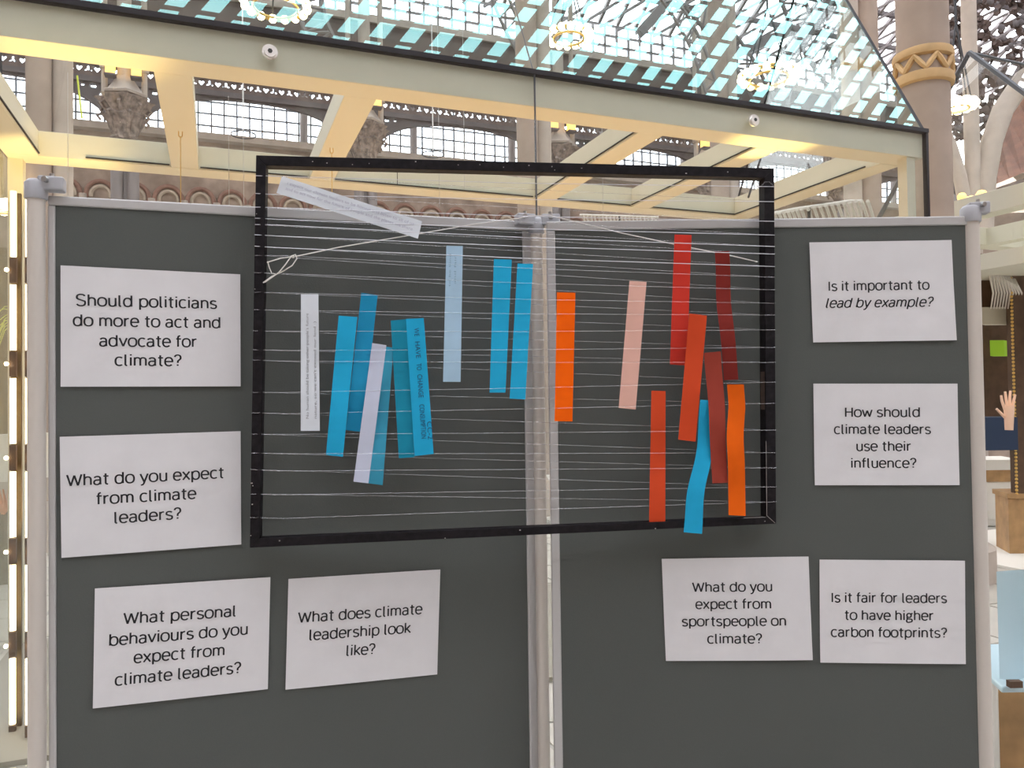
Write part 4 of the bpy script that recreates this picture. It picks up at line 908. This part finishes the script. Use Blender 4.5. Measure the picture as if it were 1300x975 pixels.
strip([(479, 438), (499.5, 441.6), (485.8, 616), (467.2, 613.5)], -.013, cmat('aqua_card', (.05, .32, .48)), 'aqua strip directly right of and under the lilac-white strip', ph=0, bow=.004)
strip([(472.5, 435.5), (490.5, 438.3), (467.7, 613.6), (448.7, 611.4)], -.006, CWL, 'lilac-white strip leaning over the blue strips of the left cluster', ph=3)
strip([(496, 407), (517, 405), (526, 580.4), (506.3, 581.8)], -.009, CB2, 'dark teal strip behind the written blue strip', bow=.001)
q = [(515.4, 404.8), (538, 403.8), (550.6, 576.2), (526.3, 579)]
o = strip(q, -.003, CB, 'bright blue strip with dark handwritten capitals at the right of the left cluster', bow=.001)
writing(o, q, -.003, [('WE', .42, .93, .87), ('HAVE', .42, .83, .71), ('TO', .42, .67, .62), ('CHANGE', .42, .59, .42), ('CONSUMPTION', .42, .37, .12), ('CC-2', .76, .24, .11)], INKB, .0095, .001, flip=True)
q = [(566.7, 312), (587.5, 312.4), (584.7, 484.8), (562.5, 484.6)]
o = strip(q, -.006, CPB, 'pale blue strip standing alone left of the central post', bow=.001)
writing(o, q, -.006, [('to be kind', .30, .70, .94), ('and fair', .62, .72, .93)], mat('pale_ink', (.22, .34, .46), .7), .0045, .001)
strip([(627, 329), (649.8, 329.5), (641.7, 498.4), (621.5, 498.4)], -.006, CB, 'bright blue strip just left of the central post, the left one of a pair', bow=.001)
strip([(657, 334.5), (676.8, 335), (667, 507), (647, 506)], -.007, CB, 'bright blue strip overlapping the central post, the right one of a pair', bow=.001)
strip([(707, 371), (730.5, 371.6), (726.7, 535), (704, 534.7)], -.006, CO, 'vivid orange strip just right of the central post', bow=.001)
strip([(799.2, 356.4), (820.8, 358), (807, 520), (785.4, 517.8)], -.006, CP, 'pale pink strip between the orange strip and the red cluster', bow=.001)
strip([(856.3, 297.7), (878, 298.5), (872, 464), (850.5, 462.7)], -.012, CR, 'tall bright red strip, highest of the right cluster', ph=1)
strip([(907.5, 319.3), (926, 318.5), (937.3, 481.8), (919, 482.6)], -.015, CDR, 'dark red strip nearest the upper right corner of the frame', mids=[(.4, -2.5, .2)], ph=2, bow=.006)
strip([(889, 507.5), (908, 508.5), (891.4, 677.8), (868, 675.6)], -.016, CB, 'only blue strip in the right cluster, ending below the frame', mids=[(.35, 3, .2), (.75, -4, .2)], bow=.006) if False else None
bs = strip([(889, 507.5), (907, 508.5), (891.4, 677.8), (868, 675.6)], .006, CB, 'only blue strip in the right cluster, its end hanging over the bottom bar', mids=[(.38, 3.5, .22), (.7, -2.5, .18)], bow=.004, ph=2)
strip([(893.7, 448), (915, 446), (924, 612.8), (904.5, 613.6)], .012, CBR, 'brick-red strip between the red-orange strip and the deep orange strip', mids=[(.4, 1.5, .2)], ph=3, bow=.004)
strip([(875, 398), (897.5, 400.7), (883, 560.7), (861, 558)], .012, COR, 'red-orange strip leaning over the foot of the tallest red strip', ph=2)
strip([(827, 496), (845, 496.5), (844.6, 662.6), (824, 663)], -.003, COR, 'red-orange strip standing alone at the lower left of the right cluster', ph=0, bow=.004)
strip([(923, 488), (944.3, 488), (946.6, 655), (925, 654)], .018, CO2, 'deep orange wavy strip at the lower right corner of the frame', mids=[(.16, 1.5, .1), (.42, -1.2, .12)], ph=3, bow=.006)
